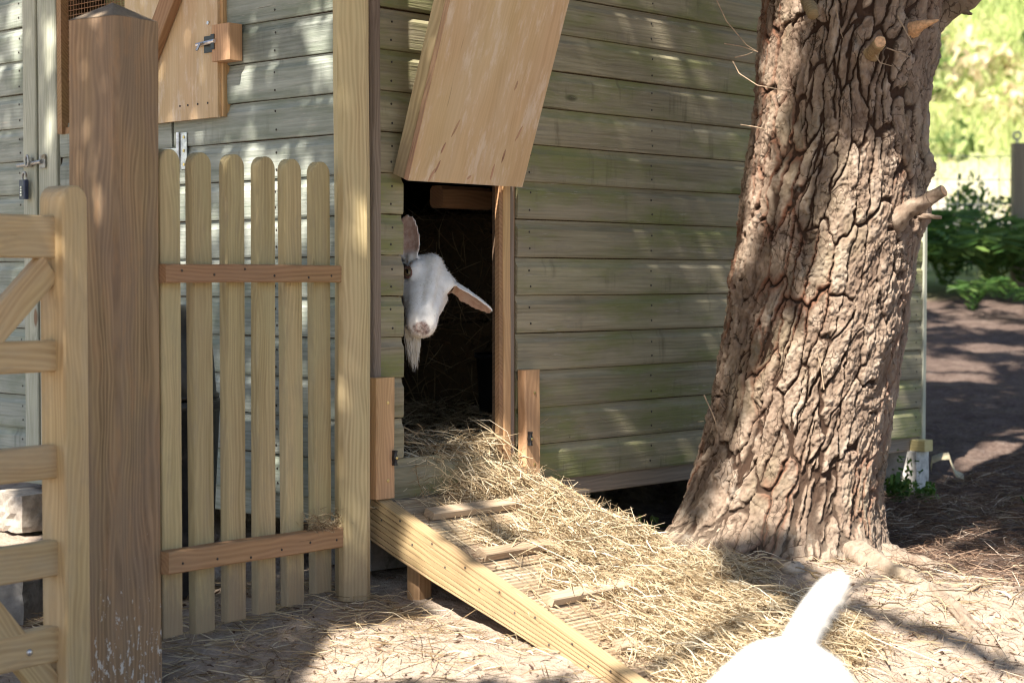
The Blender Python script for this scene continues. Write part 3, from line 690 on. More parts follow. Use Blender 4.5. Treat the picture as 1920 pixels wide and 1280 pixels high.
# gate
GE = np.array([-1.007, 4.0, 0]); SG, SN = 0.073, 0.078
gate = thing('gate', 'honey coloured timber field gate with five rails and diagonal braces', 'gate', (GE[0], GE[1], -0.95))
def stile(base_xy, z0, z1, name='stile'):
    w = SG / 2; h = z1 - z0
    pts = [(0, -w), (h - 0.036, -w)] + [(h - 0.036 + 0.036 * math.sin(a), -w * math.cos(a)) for a in np.linspace(0.25, math.pi - 0.25, 9)] + [(h - 0.036, w), (0, w)]
    V, F = extrude_outline(pts, SN, 0.004)
    o = np.array([base_xy[0], base_xy[1], z0]) + g_ * SG / 2 - N_ * SN
    return obj(name, V, F, M_GATE, gate, frame(o, UP, N_))
stile(GE, -0.97, 0.222); stile(GE - g_ * 0.98, -0.97, 0.222)
def grail(z0, z1, ins=0.028, t=0.036):
    o = GE - g_ * 0.905 - N_ * (ins + t) + UP * ((z0 + z1) / 2)
    return piece('rail', gate, M_GATE, 0.925, z1 - z0, t, o, g_, N_, nseg=3, ch=0.004)
for a, b in ((0.056, 0.152), (-0.199, -0.128), (-0.440, -0.364), (-0.662, -0.581), (-0.857, -0.776)): rl = grail(a, b)
obj('bolt_head', *lathe([(0.0085, 0), (0.0075, 0.003), (0.004, 0.0055), (0.001, 0.0062)], 12), M_STEEL, gate, frame(GE - g_ * 0.085 - N_ * 0.0275 - UP * 0.822, UP, N_))
def gbrace(pa, pb, w=0.07):
    d = pb - pa; return piece('brace', gate, M_GATE, np.linalg.norm(d), w, 0.03, pa - N_ * 0.060, d, N_, nseg=2)
gbrace(GE - g_ * 0.9 - UP * 0.75, GE - g_ * 0.01 + UP * 0.035)
gbrace(GE - g_ * 0.60 - UP * 0.24, GE + g_ * 0.02 - UP * 0.96)

# picket fence
fence = thing('picket_fence', 'short fence of six round-topped pale pickets on two brown rails', 'fence', (-0.6, 4.7, -0.9))
P6 = np.array([-0.515, 4.85, 0])
tops = [0.330, 0.328, 0.331, 0.332, 0.332, 0.331]; bots = [-0.872, -0.880, -0.868, -0.866, -0.862, -0.845]
for k in range(6):
    b = P6 - g_ * 0.1152 * (5 - k)
    h = tops[k] - bots[k]; w = 0.0345
    pts = [(0, -w), (h * .25, -w), (h * .5, -w), (h * .75, -w), (h - w * 0.95, -w)] + [(h - w * 0.95 + w * 0.95 * math.sin(a), -w * math.cos(a)) for a in np.linspace(0.2, math.pi - 0.2, 11)] + [(h - w * 0.95, w), (h * .75, w), (h * .5, w), (h * .25, w), (0, w)]
    V, F = extrude_outline(pts, 0.025, 0.003)
    M = frame(b - N_ * 0.025 + UP * bots[k], UP, N_)
    tilt = Matrix.Rotation(random.uniform(-0.006, 0.006), 4, 'Z')
    obj('picket', V, F, M_PICKET, fence, M @ tilt)
ra = P6 - g_ * 0.632; 
piece('rail', fence, M_RAIL, 0.705, 0.046, 0.038, ra + UP * 0.0255, g_ + UP * 0.0005, N_, nseg=6, ch=0.003)
piece('rail', fence, M_RAIL, 0.705, 0.055, 0.042, ra + UP * -0.680, g_ - UP * 0.020, N_, nseg=6, ch=0.003)
for k in range(6):
    b = P6 - g_ * 0.1152 * (5 - k)
    for zz_, th_ in ((0.026, 0.0383), (-0.682 - 0.004 * k, 0.0423)):
        for dz in (random.uniform(-0.012, 0.012),): nail(fence, b + N_ * th_ + g_ * random.uniform(-.012, .012) + UP * (zz_ + dz), N_)
pn = np.array([0.30, -0.954, 0]); pcn = np.array([-0.430, 4.862, -0.872])
piece('fence_post', fence, M_FPOST, 2.1, 0.088, 0.075, pcn - pn * 0.075, UP, pn, nseg=10, ch=0.011, wob=0.0015)

# ------------------------------------------------------------------ ramp
RA = math.radians(21.7)
dn = n_ * math.cos(RA) - UP * math.sin(RA); rup = n_ * math.sin(RA) + UP * math.cos(RA)
def RP(s, d, u): return C0 + r_ * s + n_ * 0.028 + UP * -0.594 + dn * d + rup * u
ramp = thing('ramp', 'sloping timber ramp of grooved boards leading down from the doorway', 'ramp', tuple(RP(0.37, 0.5, -0.2)))
RL = 1.20
def stringer(s):
    # side board, grooved on its outer face, cut to a taper at the foot
    def prof(h):
        p = [(0.0, 0.0), (0.045, 0.0)]
        ys = np.linspace(0, -h, 8)
        out = [(0.045, -0.001)]
        for a, b in zip(ys[:-1], ys[1:]):
            q = a + (b - a) * 0.5
            out += [(0.045, q + 0.0017), (0.0405, q + 0.0009), (0.0405, q - 0.0009), (0.045, q - 0.0017)]
        return out + [(0.045, -h), (0.0, -h), (0.0, 0.0)]
    xs = np.linspace(0, RL, 9); V = []; F = []
    k = len(prof(0.1))
    for x in xs:
        h = 0.118 - 0.045 * sstep(0.0, 1.0, x / 0.95) 
        for a, b in prof(h): V.append((x, -a if s == 0 else a, b))
    for i in range(len(xs) - 1):
        for j in range(k):
            a = i * k + j; b = i * k + (j + 1) % k; F.append((a, b, b + k, a + k))
    F.append(tuple(range(k))[::-1]); F.append(tuple((len(xs) - 1) * k + j for j in range(k)))
    if s == 0: F = F
    else: F = flip(F)
    return V, F
def ramp_frame(s):     # x down the slope, z up off the slope, y = z cross x
    return frame(RP(s, 0.0, 0.0), dn, rup)
yv = np.cross(rup, dn)    # points along -r or +r
sgn = 1.0 if yv @ r_ > 0 else -1.0
def stringer_obj(s_out, toward):
    V, F = stringer(1)
    V = np.array(V); V[:, 1] = (0.045 - V[:, 1]) * toward * sgn
    if toward * sgn > 0: F = flip(F)
    return obj('side_board', V, F, M_RAMP, ramp, ramp_frame(s_out))
stringer_obj(0.0, 1); stringer_obj(0.745, -1)
# grooved decking boards laid across
gw = 0.135; gprof = []
for i in range(9):
    y = -gw / 2 + 0.006 + i * (gw - 0.012) / 8.0
    gprof += [(y - 0.0045, 0.022), (y + 0.0015, 0.022), (y + 0.003, 0.0175), (y + 0.0075, 0.0175)] if i < 8 else [(y - 0.0045, 0.022), (y + 0.004, 0.022)]
gprof = [(-gw / 2, 0.0)] + [(-gw / 2, 0.020)] + gprof + [(gw / 2, 0.020), (gw / 2, 0.0)]
gprof = gprof[::-1]
for k in range(8):
    d = 0.075 + k * 0.1405
    V, F = sweep(gprof, 0.652, 3, 0.0006, 40 + k)
    o = obj('deck_board', V, F, M_DECK, ramp, frame(RP(0.0465, d, -0.040 + random.uniform(-.002, .002)), r_, rup))
for d, s0, s1 in ((0.125, 0.11, 0.66), (0.365, 0.09, 0.62), (0.62, 0.10, 0.65), (0.87, 0.10, 0.65)):
    piece('cleat', ramp, M_DECK, s1 - s0, 0.038, 0.024, RP(s0, d, -0.0165), r_, rup, nseg=3)
zg = float(gz(*RP(0.05, 0.14, 0)[:2]))
lg = RP(0.072, 0.135, -0.10)
piece('leg', ramp, M_RAIL, lg[2] - zg + 0.05, 0.05, 0.05, (lg[0], lg[1], zg - 0.03), UP, n_, nseg=2)
for k in range(16):
    o = RP(-0.0008, 0.06 + k * 0.068, -0.012 if k % 2 else -0.035 - 0.02 * random.random())
    nail(ramp, o, -r_)

# ------------------------------------------------------------------ strands (straw, needles, hair)
def strands(P, D, L, W, bend, tone, nrm=None, segs=3, taper=0.6, roll=True):
    """ribbons: base points P, unit directions D, lengths L, widths W; returns V, F, tone per vertex"""
    n = len(P); L = np.asarray(L)[:, None]; W = np.asarray(W)[:, None]
    a = rng.normal(size=(n, 3)); a -= (a * D).sum(1)[:, None] * D; a /= np.linalg.norm(a, axis=1)[:, None] + 1e-9
    s = rng.normal(size=(n, 3)); s -= (s * D).sum(1)[:, None] * D; s /= np.linalg.norm(s, axis=1)[:, None] + 1e-9
    if nrm is not None: a = nrm
    V = np.zeros((n, segs + 1, 2, 3))
    for i in range(segs + 1):
        u = i / segs - 0.5
        c = P + D * L * u + a * (bend[:, None] * L * (0.25 - u * u) * 1.6)
        w = W * 0.5 * (1 - taper * abs(2 * u) ** 2)
        V[:, i, 0] = c - s * w; V[:, i, 1] = c + s * w
    base = (np.arange(n) * (segs + 1) * 2)[:, None]
    F = np.concatenate([base + np.array([[2 * i, 2 * i + 1, 2 * i + 3, 2 * i + 2]]) for i in range(segs)], 0)
    return V.reshape(-1, 3), F, np.repeat(tone, (segs + 1) * 2)
def merge(lst):
    V = []; F = []; T = []; k = 0
    for v, f, t in lst:
        V.append(v); F.append(f + k); T.append(t); k += len(v)
    return np.concatenate(V), np.concatenate(F), np.concatenate(T)
def flatdir(n, pitch=0.25, yaw=None):
    y = rng.random(n) * 6.283 if yaw is None else yaw
    p = rng.normal(size=n) * pitch
    return np.column_stack([np.cos(y) * np.cos(p), np.sin(y) * np.cos(p), np.sin(p)])
def stuff(name, V, F, T, m, label=None, parent=None):
    o = obj(name, V, F, m, parent, attrs={'tone': T}); return tag(o, label, kind='stuff')

def sd(x, y):
    X = x - C0[0]; Y = y - C0[1]
    return X * r_[0] + Y * r_[1], X * n_[0] + Y * n_[1]
def xy(s, d): return C0[0] + r_[0] * s + n_[0] * d, C0[1] + r_[1] * s + n_[1] * d
BLOBS = [(.38, -.07, .16, .10, .05), (.50, .05, .12, .10, .045), (.60, .22, .12, .12, .07), (.60, .38, .22, .12, .07), (.30, .55, .16, .10, .028), (.25, .30, .12, .08, .02), (.30, .85, .2, .12, .04), (.71, .40, .09, .12, .05), (.56, .72, .20, .16, .055), (.68, .72, .12, .15, .045),
         (.45, .98, .24, .13, .065), (.45, 1.16, .22, .15, .045), (.63, .92, .09, .10, .025), (.14, 1.03, .10, .10, .035)]
def thick(s, d):
    t = np.zeros(np.shape(s))
    for a, b, ra, rb, h in BLOBS: t = np.maximum(t, h * np.exp(-(((s - a) / ra) ** 2 + ((d - b) / rb) ** 2)))
    x, y = xy(s, d)
    return t * (0.75 + 0.9 * (vnoise(x * 9, y * 9, 5) - 0.25))
def under(s, d):
    x, y = xy(s, d); g = gz(x, y)
    deck = -0.594 - 0.018 - (d - 0.028) * math.tan(RA)
    dk = np.where((s > 0.0) & (s < 0.745) & (d > 0.0) & (d < 1.12), deck, -9)
    ins = np.where((d <= 0.0) & (d > -2.4) & (s > 0.02), -0.553, -9)
    sill = np.where((d <= 0.02) & (d > -0.05) & (s > 0.13) & (s < 0.6), -0.515, -9)
    return np.maximum(np.maximum(g, dk), np.maximum(ins, sill))
# straw heap over the ramp and beside it
n = 150000
s = rng.uniform(-0.05, 1.3, n); d = rng.uniform(-0.25, 1.7, n); t = thick(s, d)
ok = (rng.random(n) < np.clip((t - 0.009) / 0.045, 0, 1) ** 0.8 + 0.018) & ~((d < 0.02) & ((s < 0.16) | (s > 0.53)))
s, d, t = s[ok], d[ok], t[ok]; x, y = xy(s, d)
z = under(s, d) + t * np.clip(rng.beta(2.2, 1.2, len(s)), 0, 1) + 0.004
nn = len(s)
L = np.clip(rng.lognormal(-2.7, 0.6, nn), 0.012, 0.24); W = rng.uniform(0.0014, 0.0036, nn) * np.where(rng.random(nn) < 0.06, 2.2, 1)
D = flatdir(nn, 0.22); sl_ = np.where((s > 0) & (s < 0.75), 1.0, 0.3)
D[:, 2] -= (D @ n_) * 0.38 * sl_; D /= np.linalg.norm(D, axis=1)[:, None]
tone = np.clip(rng.normal(0.52, 0.27, nn), 0, 1)
A = strands(np.column_stack([x, y, z]), D, L, W, rng.normal(size=nn) * 0.28, tone)
k2 = 1500
s2 = rng.uniform(0.15, 0.60, k2); s2 = np.where(rng.random(k2) < 0.75, 0.24 + 0.36 * rng.random(k2) ** 0.8, s2); d2 = rng.uniform(-0.06, 0.12, k2); x2, y2 = xy(s2, d2)
zlo = -0.594 - 0.02 - np.clip(d2, 0, 1) * 0.4; zhi = -0.505 - 0.06 * sstep(0.0, 0.12, d2)
z2 = zlo + (zhi - zlo) * rng.random(k2)
D2 = flatdir(k2, 0.35); D2[:, 2] -= (D2 @ n_) * 0.7; D2 /= np.linalg.norm(D2, axis=1)[:, None]
A2 = strands(np.column_stack([x2, y2, z2]), D2, np.clip(rng.lognormal(-2.6, 0.4, k2), 0.03, 0.16), rng.uniform(0.0014, 0.0034, k2), rng.normal(size=k2) * 0.35, np.clip(rng.normal(0.5, 0.22, k2), 0, 1))
gs_, gd_ = np.meshgrid(np.arange(-0.05, 1.3, 0.02), np.arange(-0.2, 1.65, 0.02))
tt = thick(gs_, gd_); zz = under(gs_, gd_) + tt * 0.62 - 0.02 * (tt < 0.016) + 0.01 * fbm(gs_ * 30, gd_ * 30, 3, 4) * (tt > 0.016)
gxx, gyy = xy(gs_, gd_); a, b = gs_.shape; ii = np.arange(a * b).reshape(a, b)
HF = np.stack([ii[:-1, :-1].ravel(), ii[1:, :-1].ravel(), ii[1:, 1:].ravel(), ii[:-1, 1:].ravel()], 1)
keep = (tt.ravel()[HF].min(1) > 0.016) & (gd_.ravel()[HF].min(1) > 0.05) & ~((gd_.ravel()[HF].min(1) < 0.03) & ((gs_.ravel()[HF].min(1) < 0.15) | (gs_.ravel()[HF].max(1) > 0.53)))
B = (np.column_stack([gxx.ravel(), gyy.ravel(), zz.ravel()]), HF[keep], 0.25 + 0.3 * vnoise(gxx.ravel() * 60, gyy.ravel() * 60, 2))
o = stuff('straw', *merge([A, A2, B]), M_STRAW, 'loose golden straw heaped over the ramp and spilling to the tree')
# thin straw scattered on the ground in front of the fence and the ramp
n = 16000
x = rng.uniform(-1.3, 1.4, n); y = rng.uniform(3.3, 5.0, n)
dens = 0.10 + 0.9 * sstep(0.45, 0.72, vnoise(x * 2.6 + 3, y * 3.4, 13)) + 0.7 * np.exp(-(((x + 0.45) / .5) ** 2 + ((y - 4.55) / .22) ** 2)) + 0.6 * np.exp(-(((x - 0.0) / .6) ** 2 + ((y - 4.05) / .2) ** 2))
dens *= np.where(x > 0.75, 0.25, 1) * (1 - 0.7 * np.exp(-(((x - 0.85) / .4) ** 2 + ((y - 5.05) / .2) ** 2)))
ok = rng.random(n) < dens; x, y = x[ok], y[ok]
s, d = sd(x, y); inr = (s > -0.02) & (s < 0.76) & (d > 0) & (d < 1.13); x, y = x[~inr], y[~inr]
nn = len(x); z = gz(x, y) + 0.003 + 0.018 * rng.random(nn) ** 2
A = strands(np.column_stack([x, y, z]), flatdir(nn, 0.16), np.clip(rng.lognormal(-2.6, 0.5, nn), 0.015, 0.22), rng.uniform(0.0012, 0.0036, nn), rng.normal(size=nn) * 0.2, np.clip(rng.normal(0.45, 0.25, nn), 0, 1))
stuff('scattered_straw', *A, M_STRAW, 'loose straw scattered over the sand in front of the fence')
n = 5200
x = rng.uniform(-1.3, 2.2, n); y = rng.uniform(3.4, 5.25, n); s, d = sd(x, y); ok = ~((s > -0.02) & (s < 0.76) & (d > 0) & (d < 1.13)) & (rng.random(n) < 0.25 + 0.75 * vnoise(x * 3, y * 3, 44)); x, y = x[ok], y[ok]; nn = len(x)
A = strands(np.column_stack([x, y, gz(x, y) + 0.003]), flatdir(nn, 0.4), rng.uniform(0.005, 0.028, nn), rng.uniform(0.003, 0.009, nn), rng.normal(size=nn) * 0.5, np.clip(rng.normal(0.3, 0.3, nn), 0, 1), segs=2)
stuff('bark_crumbs', *A, M_NEEDLE, 'dark crumbs of bark and soil scattered over the sand')
# straw and hay inside the shed
L_ = []
n = 9000
s = rng.uniform(0.05, 1.9, n); d = rng.uniform(-1.9, -0.02, n); x, y = xy(s, d)
z = -0.55 + 0.07 * vnoise(x * 4, y * 4, 6) + rng.random(n) * 0.05 + 0.03
L_.append(strands(np.column_stack([x, y, z]), flatdir(n, 0.25), np.clip(rng.lognormal(-2.4, 0.4, n), 0.03, 0.3), rng.uniform(0.0015, 0.004, n), rng.normal(size=n) * 0.3, np.clip(rng.normal(0.45, 0.25, n), 0, 1)))
stuff('straw_bedding', *merge(L_), M_STRAW, 'dim straw bedding on the shed floor inside the doorway')
# hay bales stacked in the back of the shed
def bale(P, sx, sy, sz, rot, label):
    c, s_ = math.cos(rot), math.sin(rot); k = 2600
    f = rng.integers(0, 3, k); q = rng.random((k, 3)) - 0.5
    q[np.arange(k), f] = np.where(rng.random(k) < 0.5, -0.5, 0.5)
    q *= np.array([sx, sy, sz]); q += rng.normal(size=(k, 3)) * 0.012
    D = rng.normal(size=(k, 3)); D[np.arange(k), f] *= 0.35; D /= np.linalg.norm(D, axis=1)[:, None]
    R = np.array([[c, -s_, 0], [s_, c, 0], [0, 0, 1]])
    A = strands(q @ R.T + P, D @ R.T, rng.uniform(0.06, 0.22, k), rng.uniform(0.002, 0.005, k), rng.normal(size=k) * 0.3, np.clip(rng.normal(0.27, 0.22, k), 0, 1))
    b = thing('hay_bale', label, 'hay bale', (P[0], P[1], P[2] - sz / 2), 'hay bales inside the shed')
    V, F = boxes([(np.array([-.5 * sx, -.5 * sy, -.5 * sz]), np.array([sx, 0, 0.]), np.array([0, sy, 0.]), np.array([0, 0, sz]))])
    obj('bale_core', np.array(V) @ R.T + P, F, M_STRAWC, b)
    tag(obj('loose_hay', A[0], A[1], M_STRAW, b, attrs={'tone': A[2]}), kind='stuff')
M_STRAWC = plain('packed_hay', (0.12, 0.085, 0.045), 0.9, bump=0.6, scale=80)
bp = C0 + r_ * 1.38 - n_ * 0.85
ba = math.atan2(r_[1], r_[0])
bale(bp + UP * -0.33, 0.42, 0.95, 0.38, ba, 'lower hay bale in the dark back of the shed')
bale(bp + UP * 0.06 + r_ * 0.03, 0.42, 0.9, 0.37, ba + 0.05, 'upper hay bale stacked behind the white goat in the shed')
tub = C0 + r_ * 1.05 - n_ * 0.42
V, F = lathe([(0.10, 0), (0.11, 0.01), (0.125, 0.30), (0.133, 0.30), (0.133, 0.315), (0.12, 0.315), (0.10, 0.02)], 24)
tag(obj('feed_tub', V, F, M_BLACK, None, Matrix.Translation(Vector(tub + UP * -0.55)), smooth=True), 'dark feed tub standing inside the shed behind the door jamb', 'tub')
# straw caught on the fence rail and behind the pickets
n = 260
p = P6 + g_ * rng.uniform(-0.1, 0.07, n)[:, None] + N_ * rng.uniform(0.0, 0.045, n)[:, None] + UP * (-0.664 + 0.045 * rng.random(n)[:, None] ** 2)
A = strands(p, flatdir(n, 0.5), rng.uniform(0.015, 0.07, n), rng.uniform(0.001, 0.0025, n), rng.normal(size=n) * 0.4, np.clip(rng.normal(0.3, 0.2, n), 0, 1))
stuff('straw_wisp', *A, M_STRAW, 'wisp of straw caught on the lower fence rail by the post')
# pine needles and bark litter on the right
n = 110000
x = rng.uniform(0.15, 4.2, n); y = rng.uniform(4.9, 12.5, n)
e = x + 0.15 * (y - 5) + 0.25 * fbm(x * 1.3, y * 1.3, 3, 50)
w_ = np.maximum(sstep(1.0, 1.3, e) * sstep(4.9, 5.25, y + 0.25 * fbm(x * 2, y * 2, 3, 71)), sstep(5.35, 5.6, y) * (x > 0.2)) * np.clip(9.0 / y ** 1.1, 0, 1) + 0.03
s, d = sd(x, y)
ok = (rng.random(n) < w_) & (d > 0.02) & (x / y < 0.36)
x, y = x[ok], y[ok]; nn = len(x)
z = gz(x, y) + 0.002 + 0.022 * rng.random(nn) ** 1.5
A = strands(np.column_stack([x, y, z]), flatdir(nn, 0.2), rng.uniform(0.05, 0.16, nn), rng.uniform(0.0014, 0.003, nn), rng.normal(size=nn) * 0.3, np.clip(rng.normal(0.5, 0.3, nn), 0, 1))
stuff('pine_litter', *A, M_NEEDLE, 'brown fallen pine needles covering the ground behind the tree')
n = 700
x = rng.uniform(0.9, 1.9, n); y = rng.uniform(4.2, 5.2, n); z = gz(x, y) + 0.004
A = strands(np.column_stack([x, y, z]), flatdir(n, 0.12), rng.uniform(0.04, 0.12, n), rng.uniform(0.0012, 0.0022, n), rng.normal(size=n) * 0.3, np.clip(rng.normal(0.55, 0.25, n), 0, 1))
stuff('sparse_needles', *A, M_NEEDLE, 'sparse dry needles on the sunny sand in front of the roots')

# ------------------------------------------------------------------ the pine in front of the shed
pine = thing('pine_tree', 'big leaning pine tree with deeply furrowed bark in front of the shed', 'tree', (0.84, 5.5, -0.87))
TZs = [-1.1, -0.775, -0.709, -0.609, -0.444, -0.278, -0.113, 0.052, 0.216, 0.38, 0.544, 0.708, 0.871, 1.2, 3.0, 6.0, 9.0]
TXs = [0.79, 0.826, 0.838, 0.853, 0.887, 0.914, 0.940, 0.959, 0.982, 0.997, 1.014, 1.028, 1.043, 1.085, 1.36, 1.7, 1.9]
TRs = [0.31, 0.298, 0.291, 0.286, 0.280, 0.280, 0.281, 0.278, 0.279, 0.272, 0.266, 0.268, 0.274, 0.27, 0.235, 0.17, 0.07]
def bark_field(u, v):
    """height (m) of the bark over the smooth trunk and colour masks; u along the girth, v up, in metres"""
    wu = u + 0.030 * fbm(u * 9, v * 5, 4, 21) * 2 + 0.05 * fbm(u * 2.2, v * 1.6, 2, 33) * 2 - 0.10 * v
    wv = v + 0.06 * fbm(u * 6 + 9, v * 4, 3, 44) * 2
    wu = wu + 0.011 * fbm(u * 38, v * 26, 3, 12) * 2
    wv = wv + 0.03 * fbm(u * 24, v * 18, 3, 13) * 2
    f1, f2, id1 = worley(wu / 0.046, wv / 0.19, 3); e1 = f2 - f1
    wA = 0.07 + 0.13 * vnoise(u * 7, v * 3, 15) ** 1.8
    cA = 1 - sstep(wA * 0.35, wA, e1)
    na = np.abs(vnoise(wu / 0.036, wv / 0.32, 4) + 0.45 * vnoise(wu / 0.015, wv / 0.11, 5) - 0.72)
    cB = (1 - sstep(0.015, 0.085, na)) * sstep(0.25, 0.45, vnoise(u * 6 + 3, v * 3.5, 16))
    g1, g2, id2 = worley(wu / 0.021 + 7, wv / 0.030 + 3, 8); e2 = g2 - g1
    cC = 0.8 * (1 - sstep(0.02, 0.13, e2)) * sstep(0.5, 0.68, vnoise(u * 9 + 5, v * 7, 18))
    nd = np.abs(vnoise(wu / 0.085, wv / 0.040, 7) + 0.4 * vnoise(wu / 0.022, wv / 0.014, 9) - 0.7)
    cD = (1 - sstep(0.01, 0.045, nd)) * sstep(0.45, 0.65, vnoise(u * 10, v * 8, 17))
    crack = np.maximum(cA, cB)
    fine = np.maximum(cC, cD) * (1 - crack)
    ter = fbm(wu * 20, wv * 9, 4, 61)
    q = (ter + 0.5) * 8; flake = (np.floor(q) + sstep(0.75, 1.0, q - np.floor(q))) / 8 - 0.5
    mask = 1 - crack
    rough = fbm(u * 120, v * 75, 3, 77)
    t2 = fbm(wu * 45, wv * 30, 3, 91); q2 = (t2 + 0.5) * 7; fl2 = np.floor(q2) / 7 - 0.5
    h = -0.016 * crack - 0.004 * fine + (0.006 * (id1 - 0.5) + 0.018 * flake + 0.016 * fl2 + 0.004 * (id2 - 0.5) + 0.014 * rough) * (0.35 + 0.65 * mask)
    side = (1 - sstep(wA * 0.6, wA * 1.0 + 0.20, e1)) * sstep(0.45, 0.7, vnoise(u * 8, v * 3.2, 20))
    fur = np.clip(crack * 0.9 + 0.65 * fine, 0, 1)
    return h, fur, 0.32 + 0.3 * id1 + 0.3 * (id2 - 0.5) + 0.7 * flake + 0.7 * fl2, side
K = 560; zs = np.concatenate([np.linspace(-1.05, 1.05, 640), np.linspace(1.1, 9.0, 60)])
TH, ZZ = np.meshgrid(np.arange(K) * 2 * math.pi / K, zs)
cx = np.interp(ZZ, TZs, TXs); R0 = np.interp(ZZ, TZs, TRs)
hh = ZZ + 0.87
# root flare: lobes towards the camera-left, the front and the right
lobe = np.zeros_like(TH)
for a, wd, amp in ((-2.75, 0.38, 0.26), (-2.15, 0.30, 0.13), (-1.5, 0.30, 0.14), (-0.95, 0.28, 0.14), (-0.3, 0.3, 0.07), (0.8, 0.4, 0.12), (2.2, 0.4, 0.2)):
    dd = (TH - a + math.pi) % (2 * math.pi) - math.pi
    lobe += amp * np.exp(-(dd / wd) ** 2)
R0 = R0 + lobe * np.exp(-np.clip(hh, -0.05, 9) / 0.10) * 0.9 + 0.03 * np.exp(-np.clip(hh, -0.05, 9) / 0.2)
U = TH * 0.28
# make the girth seamless by blending two offsets
h1, f1_, c1_, s1_ = bark_field(U, ZZ); h2, f2_, c2_, s2_ = bark_field(U - 2 * math.pi * 0.28, ZZ)
wb = sstep(0.0, 1.0, (TH - 5.2) / (2 * math.pi - 5.2))
BH_, BF, BC, BS = [a * (1 - wb) + b * wb for a, b in ((h1, h2), (f1_, f2_), (c1_, c2_), (s1_, s2_))]
# burrs on the outline
def burr(th0, z0, r0, a0):
    dd = (TH - th0 + math.pi) % (2 * math.pi) - math.pi
    return a0 * np.exp(-((dd * 0.28) ** 2 + (ZZ - z0) ** 2) / r0 ** 2)
bur = burr(-0.25, 0.35, 0.045, 0.035) + burr(-0.35, 0.205, 0.06, 0.03) + burr(-0.15, 0.70, 0.05, 0.02) + burr(-1.1, 0.70, 0.05, 0.02) + burr(-0.9, -0.18, 0.05, 0.012)
fade = np.where(ZZ > 1.05, 0.6, 0.95) * (0.55 + 0.45 * sstep(0.0, 0.25, hh))
RR = R0 + BH_ * fade + bur
X = cx + RR * np.cos(TH); Y = 5.5 + RR * np.sin(TH)
Zt = ZZ + 0.0
ii = np.arange(K * len(zs)).reshape(len(zs), K); jj = np.roll(ii, -1, 1)
TF = np.stack([ii[:-1].ravel(), jj[:-1].ravel(), jj[1:].ravel(), ii[1:].ravel()], 1)
dust = np.exp(-np.clip(hh - 0.02, 0, 9) / 0.10) * 0.65
obj('trunk', np.column_stack([X.ravel(), Y.ravel(), Zt.ravel()]), TF, M_BARK, pine, smooth=False, attrs={'furrow': BF.ravel(), 'hue': BC.ravel(), 'dust': dust.ravel(), 'red': BS.ravel()})
def barky(name, pts, rad, k=18, n=40, parent=pine, amp=1.0, dust=0.0, m=None, seed=0):
    pts = np.asarray(pts, float); t = np.linspace(0, 1, len(pts)); q = np.linspace(0, 1, n)
    # smooth the polyline
    P = np.column_stack([np.interp(q, t, pts[:, i]) for i in range(3)]); ker = np.array([.25, .5, .25])
    for _ in range(4):
        P[1:-1] = 0.25 * P[:-2] + 0.5 * P[1:-1] + 0.25 * P[2:]
    rr = np.interp(q, t, rad)
    V, F = tube(P, rr, k)
    ang = np.tile(np.arange(k), n) / k * 6.283; along = np.repeat(q, k)
    off = fbm(np.cos(ang) * 2 + seed, along * 14 + np.sin(ang) * 2, 4, 5 + seed)
    cen = np.repeat(P, k, 0); V = cen + (V - cen) * (1 + amp * off)[:, None]
    return obj(name, V, F, m or M_BARK, parent, smooth=True, attrs={'furrow': np.clip(-off * 2, 0, 1), 'hue': 0.5 + off, 'dust': np.full(len(V), dust)})
def onground(pts, up): return [(x, y, float(gz(x, y)) + u - 0.012) for (x, y), u in zip(pts, up)]
for pts, up, rad, sd_ in (
    ([(0.98, 5.24), (1.08, 5.02), (1.17, 4.82), (1.22, 4.60), (1.30, 4.40)], [0.04, 0.014, 0.006, 0.0, -0.02], [0.05, 0.030, 0.022, 0.016, 0.007], 1),
    ([(1.08, 5.38), (1.24, 5.24), (1.42, 5.16), (1.62, 5.05)], [0.04, 0.008, 0.0, -0.02], [0.05, 0.026, 0.017, 0.008], 2),
    ([(0.64, 5.30), (0.47, 5.27), (0.30, 5.30), (0.16, 5.38)], [0.05, 0.0, -0.01, -0.03], [0.06, 0.04, 0.026, 0.01], 3),
    ([(0.84, 5.22), (0.82, 5.06), (0.78, 4.90), (0.80, 4.75)], [0.02, -0.02, -0.02, -0.03], [0.05, 0.03, 0.025, 0.01], 4),
    ([(1.12, 4.9), (1.32, 4.72), (1.42, 4.52), (1.40, 4.3)], [0.0, -0.002, -0.004, -0.02], [0.02, 0.015, 0.012, 0.006], 5),
    ([(1.30, 4.95), (1.38, 4.75), (1.44, 4.55)], [-0.004, -0.002, -0.012], [0.010, 0.009, 0.005], 6)):
    barky('root', onground(pts, up), rad, n=80, dust=0.3, amp=1.6, seed=sd_)
